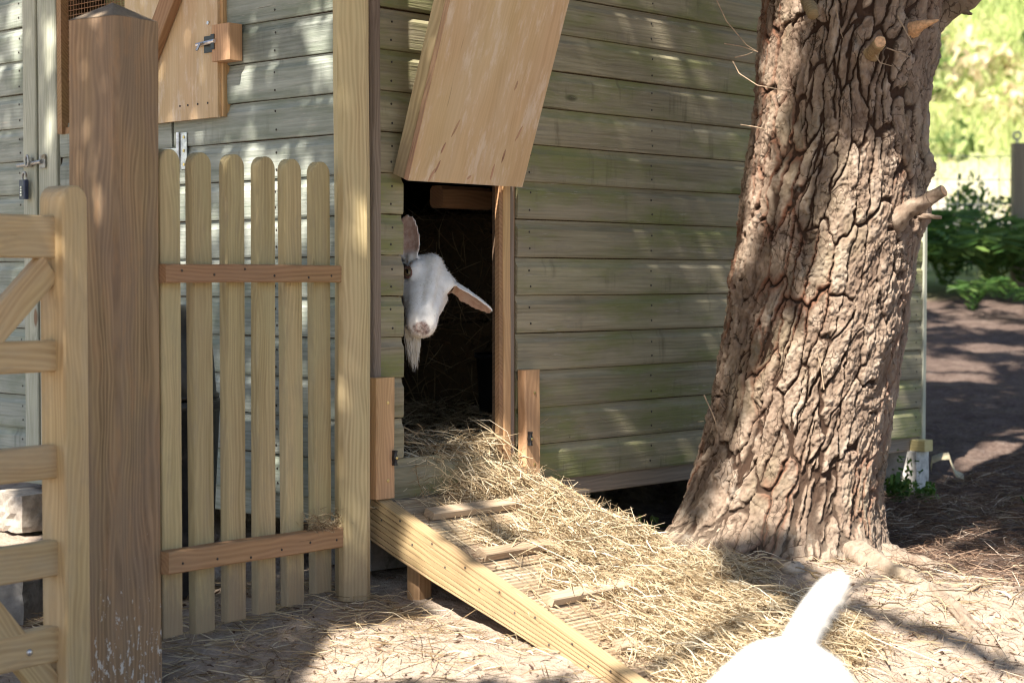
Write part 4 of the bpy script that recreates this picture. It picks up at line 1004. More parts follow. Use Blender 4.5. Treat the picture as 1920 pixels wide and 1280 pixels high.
# cut and broken branch stubs
def at(px, py, Y): d = ray(px, py); return d * (Y / d[1])
M_CUT = plain('fresh_cut_wood', (0.60, 0.36, 0.20), 0.7, bump=0.2, scale=90)
M_STUB = wood('bare_branch', (0.33, 0.25, 0.14), (0.19, 0.13, 0.07), knots=0.2, bump=0.4)
def stub(pts, rad, cut=True, seed=0, m=None, amp=0.35):
    o = barky('branch_stub', pts, rad, 18, 26, seed=seed, amp=amp * 2.0, m=m)
    if cut:
        e = np.array(pts[-1]) ; d = e - np.array(pts[-2]); d /= np.linalg.norm(d)
        V, F = lathe([(rad[-1] * 0.93, 0), (rad[-1] * 0.9, 0.002), (rad[-1] * 0.4, 0.0025)], 14)
        obj('cut_face', V, F, M_CUT, o, frame(e + d * 0.0008, np.cross(d, UP), d))
    return o
stub([at(1628, 108, 5.28), at(1636, 98, 5.21), at(1650, 79, 5.12)], [0.026, 0.019, 0.018], seed=11, m=M_STUB)
stub([at(1660, 425, 5.36), at(1690, 402, 5.28), at(1730, 380, 5.24), at(1769, 358, 5.20)], [0.055, 0.030, 0.022, 0.018], seed=12, amp=0.5)
stub([at(1700, 410, 5.38), at(1735, 405, 5.34), at(1766, 408, 5.32)], [0.014, 0.009, 0.005], False, 13)
stub([at(1700, 62, 5.30), at(1725, 48, 5.24), at(1760, 38, 5.20)], [0.03, 0.016, 0.003], False, 14, M_CUT)
stub([at(1505, -30, 5.30), at(1516, 5, 5.22), at(1525, 28, 5.16)], [0.02, 0.018, 0.017], False, 15, M_STUB)
barky('limb', [at(1700, 60, 5.6), at(1765, 15, 5.58), at(1830, -20, 5.5), at(1990, -120, 5.3), at(2300, -260, 4.9)], [0.09, 0.055, 0.042, 0.035, 0.02], seed=16, amp=0.5)
barky('branch_stub', [at(1795, 12, 5.55), at(1808, 22, 5.52), at(1822, 27, 5.5)], [0.016, 0.010, 0.004], 10, 10, seed=17)
# thin dead twigs hanging off the trunk
tw = [([(1325, -40), (1362, 40), (1400, 85), (1421, 98)], 5.35, 5.36), ([(1358, 82), (1390, 87), (1418, 97)], 5.33, 5.36), ([(1378, 108), (1400, 103), (1412, 98)], 5.34, 5.36), ([(1374, 115), (1386, 138), (1420, 160), (1484, 172)], 5.32, 5.24),
      ([(1388, 234), (1415, 238), (1440, 243)], 5.33, 5.32), ([(1566, 5), (1572, 40), (1580, 72)], 5.24, 5.25), ([(1640, 100), (1650, 118), (1672, 124)], 5.18, 5.2), ([(1662, 90), (1690, 100), (1708, 108)], 5.18, 5.2),
      ([(1722, 240), (1718, 270), (1714, 295)], 5.33, 5.35), ([(1683, 30), (1700, 62), (1712, 82)], 5.2, 5.2), ([(1545, 730), (1540, 690), (1530, 655)], 5.21, 5.22), ([(1320, 740), (1336, 775), (1345, 800)], 5.34, 5.34)]
M_TWIG = plain('dead_twig', (0.34, 0.25, 0.17), 0.8)
for pts, ya, yb in tw:
    P = [at(a, b, ya + (yb - ya) * i / (len(pts) - 1)) for i, (a, b) in enumerate(pts)]
    obj('twig', *tube(P, np.linspace(0.0022, 0.0012, len(P)), 5), M_TWIG, pine)
# where the sun comes through: measured across the sun's rays
SUNV = np.array(SUN); e1 = np.cross(SUNV, UP); e1 /= np.linalg.norm(e1); e2 = np.cross(e1, SUNV)
SC = np.array([0.3, 5.0, -0.2])
def uv(P): q = np.asarray(P) - SC; return q @ e1, q @ e2
def hitz(px, py, z): d = ray(px, py); return d * (z / d[2])
def hitR(px, py): d = ray(px, py); return d * ((C0 @ n_) / (d @ n_))
def hitL(px, py): d = ray(px, py); return d * ((C0 @ m_) / (d @ m_))
def hitG(px, py):
    d = ray(px, py); t = (-0.845 - 0.1375 * 7) / (d[2] - 0.1375 * d[1]); return d * t
def hitT(px, py): return at(px, py, 5.25)
GAPS = [   # openings in the canopy: outlines of the sunny patches on the ground, the trunk and the walls
    (lambda a, b: hitz(a, b, -0.99), [(540, 1290), (640, 1232), (860, 1205), (1000, 1205), (1110, 1290)]),
    (lambda a, b: hitz(a, b, -0.90), [(790, 1128), (870, 1118), (1000, 1190), (1110, 1240), (1000, 1225), (850, 1180)]),
    (lambda a, b: hitz(a, b, -0.74), [(925, 1000), (985, 955), (1090, 905), (1200, 945), (1360, 1030), (1250, 1090), (1110, 1105), (1030, 1085)]),
    (lambda a, b: hitz(a, b, -0.86), [(1010, 1135), (1200, 1095), (1480, 1130), (1640, 1290), (1260, 1290), (1060, 1180)]),
    (lambda a, b: hitz(a, b, -0.86), [(900, 1060), (960, 1090), (1200, 1240), (1190, 1290), (1000, 1180), (880, 1090)]),
    (lambda a, b: hitz(a, b, -0.93), [(1500, 1105), (1690, 1088), (1940, 1076), (1960, 1235), (1800, 1205), (1680, 1180), (1570, 1165)]), (lambda a, b: hitz(a, b, -0.95), [(1580, 1188), (1720, 1208), (1960, 1252), (1960, 1300), (1560, 1300)]),
    (lambda a, b: hitz(a, b, -0.85), [(1640, 955), (1700, 940), (1775, 885), (1750, 850), (1680, 875)]),
    (hitG, [(1770, 850), (1940, 792), (1940, 838), (1800, 892)]), (hitG, [(1720, 672), (1870, 684), (1880, 722), (1720, 718)]), (hitG, [(1800, 640), (1930, 650), (1930, 668), (1800, 660)]),
    (hitG, [(1830, 560), (1940, 572), (1940, 606), (1850, 585)]),
    (lambda a, b: at(a, b, 5.36), [(1400, -10), (1570, -20), (1550, 60), (1490, 250), (1450, 350), (1395, 480), (1365, 430), (1390, 200)]),
    (hitT, [(1590, 270), (1750, 270), (1725, 620), (1690, 920), (1600, 880), (1490, 660), (1530, 480)]),
    (hitT, [(1510, 620), (1680, 880), (1670, 1080), (1270, 1040), (1330, 850), (1430, 600)]),
    (hitR, [(1110, 92), (1270, 96), (1300, 150), (1150, 145)]), (hitR, [(1150, 156), (1390, 172), (1390, 196), (1170, 178)]),
    (hitR, [(1190, 486), (1420, 486), (1420, 550), (1260, 550)]), (hitR, [(1230, 556), (1400, 556), (1380, 620)]),
    (hitR, [(1050, 688), (1190, 676), (1310, 730), (1180, 748)]), (hitR, [(1090, 765), (1360, 742), (1360, 794), (1160, 796)]),
    (hitR, [(1110, 828), (1360, 802), (1340, 856), (1220, 858)]), (hitR, [(1000, 410), (1110, 415), (1090, 440), (1000, 435)]),
    (hitL, [(555, 40), (635, 30), (635, 175), (605, 172)]), (hitL, [(440, 125), (470, 130), (482, 198), (440, 198)]), (hitL, [(565, 0), (640, 0), (640, 26), (590, 24)]),
    (hitL, [(335, 330), (362, 330), (362, 560), (335, 560)]), (hitL, [(398, 400), (418, 400), (418, 560), (398, 560)]), (hitL, [(455, 285), (535, 285), (535, 480), (458, 480)]),
    (hitL, [(560, 315), (592, 315), (592, 480), (560, 480)]), (hitL, [(560, 535), (585, 535), (585, 640), (560, 640)]),
    (hitL, [(85, 50), (116, 50), (116, 150), (90, 150)]), (hitL, [(15, 0), (50, 0), (50, 90), (34, 165), (20, 110)]), (hitL, [(88, 200), (112, 210), (116, 290), (96, 292)]),
    (lambda a, b: hitz(a, b, -0.87), [(-40, 980), (80, 960), (80, 1030), (-40, 1035)]),
]
OPEN = [((0.34, 2.12, -0.36), 0.15), ((0.30, 2.0, -0.42), 0.19), ((0.26, 1.88, -0.43), 0.19)]   # the near goat stands in full sun
def inside(px, py, poly):
    c = np.zeros(px.shape, bool); k = len(poly)
    for i in range(k):
        (x1, y1), (x2, y2) = poly[i], poly[(i + 1) % k]
        if y1 == y2: continue
        c ^= ((y1 > py) != (y2 > py)) & (px < (x2 - x1) * (py - y1) / (y2 - y1) + x1)
    return c
def open_sky(a, b):
    c = np.zeros(a.shape, bool)
    for fn, poly in GAPS:
        c |= inside(a, b, [uv(fn(*p)) for p in poly])
    for fn, poly in KEEP:
        c &= ~inside(a, b, [uv(fn(*p)) for p in poly])
    for P_, rad_ in OPEN:
        pa, pb_ = uv(P_); c |= np.hypot(a - pa, b - pb_) < rad_
    return c
KEEP = [   # parts of the picture that lie in solid shade
    (lambda a, b: at(a, b, 5.2), [(735, 390), (955, 390), (955, 650), (735, 650)]), 
    (lambda a, b: at(a, b, 4.97), [(690, 690), (745, 690), (745, 930), (690, 930)]), (lambda a, b: at(a, b, 4.95), [(790, 0), (1020, 0), (950, 345), (745, 340)]),
    (lambda a, b: at(a, b, 4.9), [(625, 0), (705, 0), (705, 1120), (625, 1120)])]
# crown above the picture: limbs and needle sprays
def spray_leaves(C, R, n, size, m_tone=0.5, flat=1.0):
    q = rng.normal(size=(n, 3)); q /= np.linalg.norm(q, axis=1)[:, None]; q *= (rng.random(n) ** 0.4)[:, None] * np.array(R)
    P = q + C
    D = rng.normal(size=(n, 3)); D[:, 2] *= flat; D /= np.linalg.norm(D, axis=1)[:, None]
    if P[:, 2].min() > 1.5:
        keep_ = ~open_sky(*uv(P)); P, D = P[keep_], D[keep_]; n = len(P)
    return strands(P, D, rng.uniform(0.7, 1.3, n) * size, rng.uniform(0.7, 1.3, n) * size * 0.42, rng.normal(size=n) * 0.15, np.clip(rng.normal(m_tone, 0.25, n), 0, 1), segs=1, taper=0.0)
crown = []
for k in range(26):
    h = 2.6 + 6.6 * (k / 26.0); a = k * 2.4 + random.random(); ln = (2.6 - 0.2 * h + random.random() * 0.5)
    base = np.array([np.interp(h, TZs, TXs), 5.5, h]); tip = base + np.array([math.cos(a) * ln, math.sin(a) * ln, 0.15 * ln - 0.2])
    barky('limb', [base, (base + tip) / 2 + UP * 0.1, tip], [0.05, 0.032, 0.012], 8, 8, seed=20 + k, amp=0.3)
    for f in (0.45, 0.72, 1.0):
        c = base + (tip - base) * f
        crown.append(spray_leaves(c, (0.42, 0.42, 0.20), 260, 0.13, 0.5, 0.5))
V, F, T = merge(crown)
tag(obj('crown', V, F, M_PINELEAF, pine, attrs={'tone': T}), kind='stuff')

back = thing('pine_tree', 'unseen second pine added behind the shed so that its crown shades the ferns', 'tree', (0.9, 10.6, -0.4))  # out of view, added to put the ferns in shade
barky('trunk', [(0.9, 10.6, -0.6), (0.95, 10.5, 2.5), (1.1, 10.2, 5.0), (1.2, 10.1, 8.5)], [0.2, 0.17, 0.12, 0.03], 12, 20, parent=back, amp=0.3, seed=90)
crown = []
for k in range(46):
    q = rng.normal(size=3); q /= np.linalg.norm(q); q *= rng.random() ** 0.4
    c = np.array([1.75, 9.7, 5.3]) + q * np.array([2.3, 2.3, 1.3])
    barky('limb', [np.array([1.05, 10.3, 4.2 + 0.03 * k]), (np.array([1.05, 10.3, 4.4 + 0.03 * k]) + c) / 2 + UP * 0.2, c], [0.04, 0.025, 0.01], 6, 6, parent=back, amp=0.3, seed=100 + k)
    crown.append(spray_leaves(c, (0.5, 0.5, 0.25), 230, 0.15, 0.5, 0.5))
V, F, T = merge(crown)
tag(obj('crown', V, F, M_PINELEAF, back, attrs={'tone': T}), kind='stuff')

# ------------------------------------------------------------------ unseen tree behind the viewer, canopy shaped to shade fence, gate and shed
n = 210000
ca = rng.uniform(-2.9, 3.4, n); cb = rng.uniform(-2.6, 3.4, n)
jt = 0.012
ok = ~open_sky(ca + rng.normal(size=n) * jt, cb + rng.normal(size=n) * jt)
wx = vnoise(ca * 1.6, cb * 1.6, 90)
ok &= rng.random(n) < np.where(cb > 1.3, 0.75, 1.0) * (0.55 + 0.45 * sstep(0.25, 0.5, wx))
ca, cb = ca[ok], cb[ok]; n = len(ca)
dep = 4.9 + 0.7 * (vnoise(ca * 0.9, cb * 0.9, 91) * 2 - 1) + rng.uniform(-0.4, 0.4, n)
LP = SC + ca[:, None] * e1 + cb[:, None] * e2 - dep[:, None] * SUNV
D = rng.normal(size=(n, 3)); D /= np.linalg.norm(D, axis=1)[:, None]
V, F, T = strands(LP, D, rng.uniform(0.04, 0.075, n), rng.uniform(0.022, 0.036, n), rng.normal(size=n) * 0.2, np.clip(rng.normal(0.5, 0.25, n), 0, 1), segs=1, taper=0.0)
bx0 = np.array([-5.2, -1.6, -1.08])
shade = thing('shade_tree', 'unseen leafy tree behind the viewer, its canopy shaped to shade the shed', 'tree', tuple(bx0))
tag(obj('canopy', V, F, M_LEAF, shade, attrs={'tone': T}), kind='stuff')
barky('trunk', [bx0, bx0 + np.array([0.2, 0.1, 2.0]), bx0 + np.array([0.9, 0.5, 4.2]), bx0 + np.array([1.8, 1.2, 5.6])], [0.24, 0.20, 0.16, 0.10], 14, 20, parent=shade, amp=0.25)
for k in range(8):
    q = LP[rng.integers(0, n)]; b0 = bx0 + np.array([0.9, 0.5, 3.4 + 0.12 * k])
    if inside(np.array([0.0]), np.array([0.0]), [(9, 9), (9, 10), (10, 9)])[0]: continue
    mid_ = (b0 + q) / 2 + UP * 0.35
    barky('limb', [b0, mid_, q], [0.04, 0.022, 0.007], 8, 10, parent=shade, amp=0.2, seed=60 + k)

# ------------------------------------------------------------------ goats
def loft(secs, k=24, ex=2.3):
    """closed loft of superelliptic sections: (centre, lateral vec*halfwidth, up vec*halfheight)"""
    V = []; F = []; th = np.arange(k) * 2 * math.pi / k
    c = np.sign(np.cos(th)) * np.abs(np.cos(th)) ** (2 / ex); s = np.sign(np.sin(th)) * np.abs(np.sin(th)) ** (2 / ex)
    for ce, a, b in secs: V.append(np.asarray(ce) + np.outer(c, a) + np.outer(s, b))
    n = len(secs)
    for i in range(n - 1):
        for j in range(k):
            p = i * k + j; q = i * k + (j + 1) % k; F.append((p, q, q + k, p + k))
    F.append(tuple(range(k))[::-1]); F.append(tuple((n - 1) * k + j for j in range(k)))
    return np.concatenate(V), F
def smooth_chain(pts, rad, n=14):
    pts = np.asarray(pts, float); t = np.linspace(0, 1, len(pts)); q = np.linspace(0, 1, n)
    P = np.column_stack([np.interp(q, t, pts[:, i]) for i in range(3)]); R = np.interp(q, t, rad)
    for _ in range(2): P[1:-1] = 0.25 * P[:-2] + 0.5 * P[1:-1] + 0.25 * P[2:]
    return P, R
def limb(pts, rad, n=14, k=14):
    P, R = smooth_chain(pts, rad, n); V, F = tube(P, R, k, False)
    kk = len(V)
    # rounded ends
    d0 = P[0] - P[1]; d0 /= np.linalg.norm(d0); d1 = P[-1] - P[-2]; d1 /= np.linalg.norm(d1)
    V = np.concatenate([V, [P[0] + d0 * R[0] * 0.6], [P[-1] + d1 * R[-1] * 0.6]])
    F = list(F) + [(j, (j + 1) % k, kk) for j in range(k)] + [((n - 1) * k + (j + 1) % k, (n - 1) * k + j, kk + 1) for j in range(k)]
    return V, F
def ear_mesh(base, along, inner, length, width, curl=0.5):
    """cupped leaf-shaped ear; inner = direction its hollow faces"""
    along = along / np.linalg.norm(along); inner = inner - (inner @ along) * along; inner /= np.linalg.norm(inner); side = np.cross(along, inner)
    nu, nvv = 16, 10; V = []; F = []
    for lay in (0, 1):
        for i in range(nu):
            u = i / (nu - 1); w = width * min(1.0, 0.5 + 1.3 * u) * (1 - 0.25 * max(0.0, u - 0.4)) * math.sqrt(max(0.0, 1 - u ** 5)) + 0.002
            for j in range(nvv):
                v = j / (nvv - 1) * 2 - 1
                cup = curl * w * (v * v) * (1 - 0.6 * u) 
                edge = 0.0065 * (1 - 0.6 * v * v) * (1 - 0.3 * u)
                V.append(base + along * length * u + side * w * v + inner * (cup + (edge if lay == 0 else -edge) - 0.02 * math.sin(u * 2.5) * 0.3))
    def I(l, i, j): return l * nu * nvv + i * nvv + j
    for i in range(nu - 1):
        for j in range(nvv - 1):
            F.append((I(0, i, j), I(0, i + 1, j), I(0, i + 1, j + 1), I(0, i, j + 1))); F.append((I(1, i, j), I(1, i, j + 1), I(1, i + 1, j + 1), I(1, i + 1, j)))
    for i in range(nu - 1):
        F.append((I(0, i, 0), I(1, i, 0), I(1, i + 1, 0), I(0, i + 1, 0))); F.append((I(0, i, nvv - 1), I(0, i + 1, nvv - 1), I(1, i + 1, nvv - 1), I(1, i, nvv - 1)))
    for j in range(nvv - 1):
        F.append((I(0, 0, j), I(0, 0, j + 1), I(1, 0, j + 1), I(1, 0, j))); F.append((I(0, nu - 1, j), I(1, nu - 1, j), I(1, nu - 1, j + 1), I(0, nu - 1, j + 1)))
    return np.array(V), F, dict(base=base, a=along, n=inner, s=side, L=length, W=width)
HEAD = [(-0.085, 0.0, 0.034, 0.034), (-0.065, 0.002, 0.054, 0.052), (-0.03, 0.0, 0.063, 0.064), (0.0, -0.003, 0.068, 0.068), (0.035, -0.010, 0.069, 0.064), (0.065, -0.016, 0.064, 0.059), (0.10, -0.021, 0.060, 0.054),
        (0.14, -0.026, 0.053, 0.048), (0.175, -0.029, 0.048, 0.044), (0.20, -0.031, 0.047, 0.042), (0.220, -0.034, 0.043, 0.037), (0.235, -0.038, 0.033, 0.027), (0.243, -0.041, 0.015, 0.013)]
def make_goat(name, label, H, Fd, Lr, Ud, ears, body, legs, tail, floor, neck, beard=True, voxel=0.0055, eyes=True):
    """H = point between the eyes, Fd towards the nose, Lr lateral, Ud up from the forehead"""
    root = thing(name, label, 'goat', tuple(np.append(np.mean([b[0] for b in body], 0)[:2], floor)))
    def hp(f, l, u):
        f = f if f < 0.035 else 0.035 + (f - 0.035) * 0.93
        return H + Fd * (f - 0.03) + Lr * l + Ud * (u - 0.035)
    parts = [loft([(hp(f, 0, cu), Lr * w, Ud * h) for f, cu, w, h in HEAD])]
    for sgn_ in (-1, 1):
        parts.append(limb([hp(-0.005, 0.045 * sgn_, 0.040), hp(0.03, 0.058 * sgn_, 0.038), hp(0.06, 0.050 * sgn_, 0.018)], [0.016, 0.019, 0.012], 8, 10))      # brow and socket
        parts.append(limb([hp(0.05, 0.038 * sgn_, -0.045), hp(0.0, 0.045 * sgn_, -0.055), hp(-0.04, 0.04 * sgn_, -0.04)], [0.022, 0.03, 0.03], 8, 10))         # jaw
    parts.append(limb([hp(0.15, 0, -0.062), hp(0.195, 0, -0.066), hp(0.215, 0, -0.062)], [0.020, 0.019, 0.014], 8, 10))   # chin
    parts.append(limb([hp(-0.06, 0, 0.03), hp(-0.02, 0, 0.052), hp(0.03, 0, 0.044)], [0.03, 0.032, 0.022], 8, 12))        # poll tuft
    parts.append(limb([hp(0.03, 0, 0.046), hp(0.10, 0, 0.026), hp(0.18, 0, 0.004)], [0.020, 0.021, 0.018], 10, 10))      # bridge of the nose
    for sgn_ in (-1, 1):
        parts.append(limb([hp(0.035, 0.064 * sgn_, -0.008), hp(0.09, 0.052 * sgn_, -0.022), hp(0.13, 0.044 * sgn_, -0.03)], [0.014, 0.015, 0.012], 8, 10))   # cheek ridge
    earinfo = []
    for (sd2, al, inn, ln, wd) in ears:
        V, F, inf = ear_mesh(hp(-0.028, 0.056 * sd2, 0.020), np.array(al, float), np.array(inn, float), ln, wd)
        parts.append((V, F)); earinfo.append(inf)
        parts.append(limb([hp(-0.028, 0.045 * sd2, 0.015), inf['base'] + inf['a'] * 0.03], [0.024, 0.016], 6, 10))
    parts.append(limb([hp(-0.05, 0, -0.01)] + [n_q for n_q, _ in neck], [0.055] + [r for _, r in neck], 12, 16))
    BV, BR = [b[0] for b in body], [b[1] for b in body]
    parts.append(limb(BV, BR, 20, 22))
    for pts, rad in legs: parts.append(limb(pts, rad, 14, 10))
    if tail: parts.append(limb(tail[0], tail[1], 12, 12))
    V, F = join(parts)
    o = obj('body', V, F, M_GOAT, root)
    md = o.modifiers.new('r', 'REMESH'); md.mode = 'VOXEL'; md.voxel_size = voxel; md.use_smooth_shade = True
    ms = o.modifiers.new('s', 'SMOOTH'); ms.iterations = 3; ms.factor = 0.5
    dg = bpy.context.evaluated_depsgraph_get(); dg.update()
    me = bpy.data.meshes.new_from_object(o.evaluated_get(dg)); old = o.data; o.modifiers.clear(); o.data = me; bpy.data.meshes.remove(old)
    if not me.materials: me.materials.append(M_GOAT)
    nv_ = len(me.vertices); co = np.zeros(nv_ * 3); me.vertices.foreach_get('co', co); co = co.reshape(-1, 3)
    no = np.zeros(nv_ * 3); me.vertices.foreach_get('normal', no); no = no.reshape(-1, 3)
    q = co - hp(0, 0, 0); lf, ll, lu = q @ Fd, q @ Lr, q @ Ud
    isn = (np.linalg.norm(co - hp(0.1, 0, 0), axis=1) < 0.2)
    nose = sstep(0.176, 0.190, lf) * sstep(1.15, 0.8, (ll / 0.027) ** 2 + ((lu + 0.026 + 0.25 * np.abs(ll)) / 0.019) ** 2) * isn
    mouth = np.exp(-((lu + 0.054 - 0.15 * np.abs(ll)) / 0.005) ** 2) * sstep(0.13, 0.16, lf) * isn
    pink = 0.08 * sstep(0.17, 0.24, lf) * isn
    for inf in earinfo:
        e = co - inf['base']; ea, en, es = e @ inf['a'], e @ inf['n'], e @ inf['s']
        facing = no @ inf['n']
        pink = np.maximum(pink, sstep(0.02, 0.05, ea) * (ea < inf['L'] * 1.02) * sstep(0.35, 0.7, facing) * (np.abs(es) < inf['W'] * 1.1) * (np.abs(en) < 0.04))
    for an, av in (('nose', np.clip(nose + 0.75 * mouth, 0, 1)), ('pink', np.clip(pink, 0, 1))):
        at_ = me.attributes.new(an, 'FLOAT', 'POINT'); at_.data.foreach_set('value', av.astype(np.float32))
    if eyes:
        for sgn_ in (-1, 1):
            ec = hp(0.040, 0.0665 * sgn_, 0.024); out = Lr * sgn_ * 0.66 + Fd * 0.50 + Ud * 0.56; out /= np.linalg.norm(out)
            ax = Fd - (Fd @ out) * out; ax /= np.linalg.norm(ax)
            M = frame(ec + out * 0.002, ax, out)
            if sgn_ > 0 and beard and ears[0][3] > 0.16: M = M @ Matrix.Translation((0, 0, -0.003)) @ Matrix.Diagonal((1.0, 0.5, 0.7, 1.0))
            Vs, Fs = lathe([(0.001, -0.012), (0.012, -0.006), (0.0155, 0.0), (0.0145, 0.005), (0.011, 0.0095), (0.006, 0.012), (0.0008, 0.0128)], 16)
            ey = obj('eye', Vs, Fs, M_IRIS, root, M, smooth=True)
            Vp, Fp = lathe([(0.0001, -0.001), (0.0042, 0.0), (0.0036, 0.0012), (0.0004, 0.0018)], 12); Vp = np.array(Vp) * np.array([1.9, 0.9, 1]) + np.array([0, 0, 0.0112])
            obj('pupil', Vp, Fp, M_PUPIL, ey, M)
            lid = tube([np.array([0.0175 * math.cos(a), 0.0125 * math.sin(a), 0.0045 + 0.002 * math.sin(a)]) for a in np.linspace(0, 2 * math.pi, 17)], 0.0036, 6, False)
            obj('eyelid', *lid, M_LID, ey, M, smooth=True)
            upl = [np.array([0.015 * math.cos(a), 0.0115 * math.sin(a), 0.0055]) for a in np.linspace(0.1, math.pi - 0.1, 9)]
        for sgn_ in (-1, 1):
            pts = [hp(0.214, 0.012 * sgn_, -0.022), hp(0.222, 0.018 * sgn_, -0.026), hp(0.219, 0.024 * sgn_, -0.034)]
            obj('nostril', *tube(pts, [0.0022, 0.0036, 0.002], 8), M_PUPIL, root, smooth=True)
    # short coat over head, ears, neck
    sel = rng.integers(0, nv_, 26000)
    near = np.linalg.norm(co[sel] - H, axis=1) < 0.36 if eyes else np.ones(len(sel), bool)
    near &= (no[sel] @ np.array([0, -1, 0.35])) > -0.5
    sel = sel[near][:11000]
    flow = -Fd * 0.0 + UP * -0.5
    fl = np.where((lf[sel] > -0.1)[:, None], Fd * -0.2 + Lr * (np.sign(ll[sel]) * 0.5)[:, None] + UP * -0.5, UP * -0.8)
    D = no[sel] * 0.55 + fl + rng.normal(size=(len(sel), 3)) * 0.3; D /= np.linalg.norm(D, axis=1)[:, None]
    bare = np.clip(nose + pink, 0, 1)[sel] > 0.35
    Lh = np.where(lf[sel] > 0.10, 0.004, 0.008) * rng.uniform(0.6, 1.4, len(sel)); 
    if not eyes: Lh = rng.uniform(0.006, 0.014, len(sel))
    for sgn_ in (-1, 1): bare |= np.linalg.norm(co[sel] - hp(0.040, 0.0665 * sgn_, 0.024), axis=1) < 0.022
    for inf in earinfo: Lh = np.where(((co[sel] - inf['base']) @ inf['a'] > 0.03) & (np.linalg.norm(co[sel] - inf['base'], axis=1) < inf['L'] * 1.1), Lh * 0.5, Lh)
    tk = ~bare; P = co[sel][tk] + D[tk] * (Lh[tk] * 0.42)[:, None]
    A = strands(P, D[tk], Lh[tk], np.full(tk.sum(), 0.0011), rng.normal(size=tk.sum()) * 0.2, np.clip(rng.normal(0.6, 0.25, tk.sum()), 0, 1), segs=2, taper=0.8)
    tag(obj('coat', A[0], A[1], M_HAIR, root, attrs={'tone': A[2]}), kind='stuff')
    if beard:
        n = 750
        b0 = np.array([hp(0.15 + 0.06 * a, -0.012 + 0.026 * b, -0.072) for a, b in zip(rng.random(n), rng.uniform(-1, 1, n))])
        u = rng.random(n); D = np.column_stack([rng.normal(0.05, 0.07, n), rng.normal(0.0, 0.1, n), -np.ones(n)]); D -= Fd * 0.0; D /= np.linalg.norm(D, axis=1)[:, None]
        ln = rng.uniform(0.04, 0.125, n)
        # strands converge towards a pointed tip
        tipc = b0.mean(0) + np.array([0.006, 0, -0.115]); D = (tipc + (b0 - b0.mean(0)) * 0.18 - b0); D /= np.linalg.norm(D, axis=1)[:, None]; D += rng.normal(size=(n, 3)) * 0.06; D /= np.linalg.norm(D, axis=1)[:, None]
        A = strands(b0 + D * (ln * 0.5)[:, None] + UP * 0.012, D, ln, rng.uniform(0.0012, 0.0024, n), rng.normal(size=n) * 0.12, np.clip(rng.normal(0.45, 0.3, n), 0, 1), segs=4, taper=0.7)
        tag(obj('beard', A[0], A[1], M_HAIR, root, attrs={'tone': A[2]}), kind='stuff')
    return root
def unit(v): v = np.array(v, float); return v / np.linalg.norm(v)
# goat looking out of the doorway, head tilted
GY0 = 5.25
H = at(808, 519, GY0)
Fd = unit([0.04, -0.86, -0.50]); Lr = np.array([0.893, 0.29, -0.346]); Lr -= (Lr @ Fd) * Fd; Lr = unit(Lr); Ud = np.cross(Lr, Fd)
if Ud[2] < 0: Ud = -Ud
W0 = np.array([-0.60, 5.72, 0.02])
fl_ = -0.555
def legp(x, y, hind, dirv):
    d = np.array(dirv); b = np.array([x, y, 0.0])
    if hind: return ([b + UP * -0.20, b + d * 0.05 + UP * -0.30, b - d * 0.05 + UP * -0.42, b - d * 0.035 + UP * (fl_ + 0.03), b - d * 0.02 + UP * (fl_ + 0.01)], [0.075, 0.05, 0.026, 0.02, 0.026])
    return ([b + UP * -0.15, b + UP * -0.30, b + d * 0.01 + UP * -0.40, b + UP * (fl_ + 0.03), b + d * 0.015 + UP * (fl_ + 0.01)], [0.06, 0.036, 0.026, 0.02, 0.026])
bdv = unit([0.727, -0.687, 0]); bsd = np.array([-bdv[1], bdv[0], 0])
body = [(W0 + np.array([0, 0, -0.09]) + bdv * 0.06, 0.10), (W0 - bdv * 0.08 + UP * -0.09, 0.15), (W0 - bdv * 0.30 + UP * -0.11, 0.17), (W0 - bdv * 0.52 + UP * -0.09, 0.15), (W0 - bdv * 0.66 + UP * -0.07, 0.09)]
legs = [legp(*(W0 - bdv * 0.02 + bsd * 0.09)[:2], False, bdv), legp(*(W0 - bdv * 0.02 - bsd * 0.09)[:2], False, bdv), legp(*(W0 - bdv * 0.56 + bsd * 0.10)[:2], True, bdv), legp(*(W0 - bdv * 0.56 - bsd * 0.10)[:2], True, bdv)]
tail = ([W0 - bdv * 0.70 + UP * -0.02, W0 - bdv * 0.76 + UP * 0.05, W0 - bdv * 0.77 + UP * 0.12], [0.03, 0.026, 0.012])
ears = [(1, (0.78, -0.25, -0.57), (-0.50, -0.30, -0.81), 0.178, 0.056), (-1, (-0.10, 0.05, 1.0), (-0.40, -0.90, 0.0), 0.150, 0.040)]
make_goat('goat', 'white bearded goat peering out of the shed doorway with its head tilted', H, Fd, Lr, Ud, ears, body, legs, tail, fl_,
          [(np.array([-0.34, 5.44, 0.03]), 0.07), (np.array([-0.47, 5.57, 0.0]), 0.08), (np.array([-0.60, 5.70, -0.04]), 0.11)])
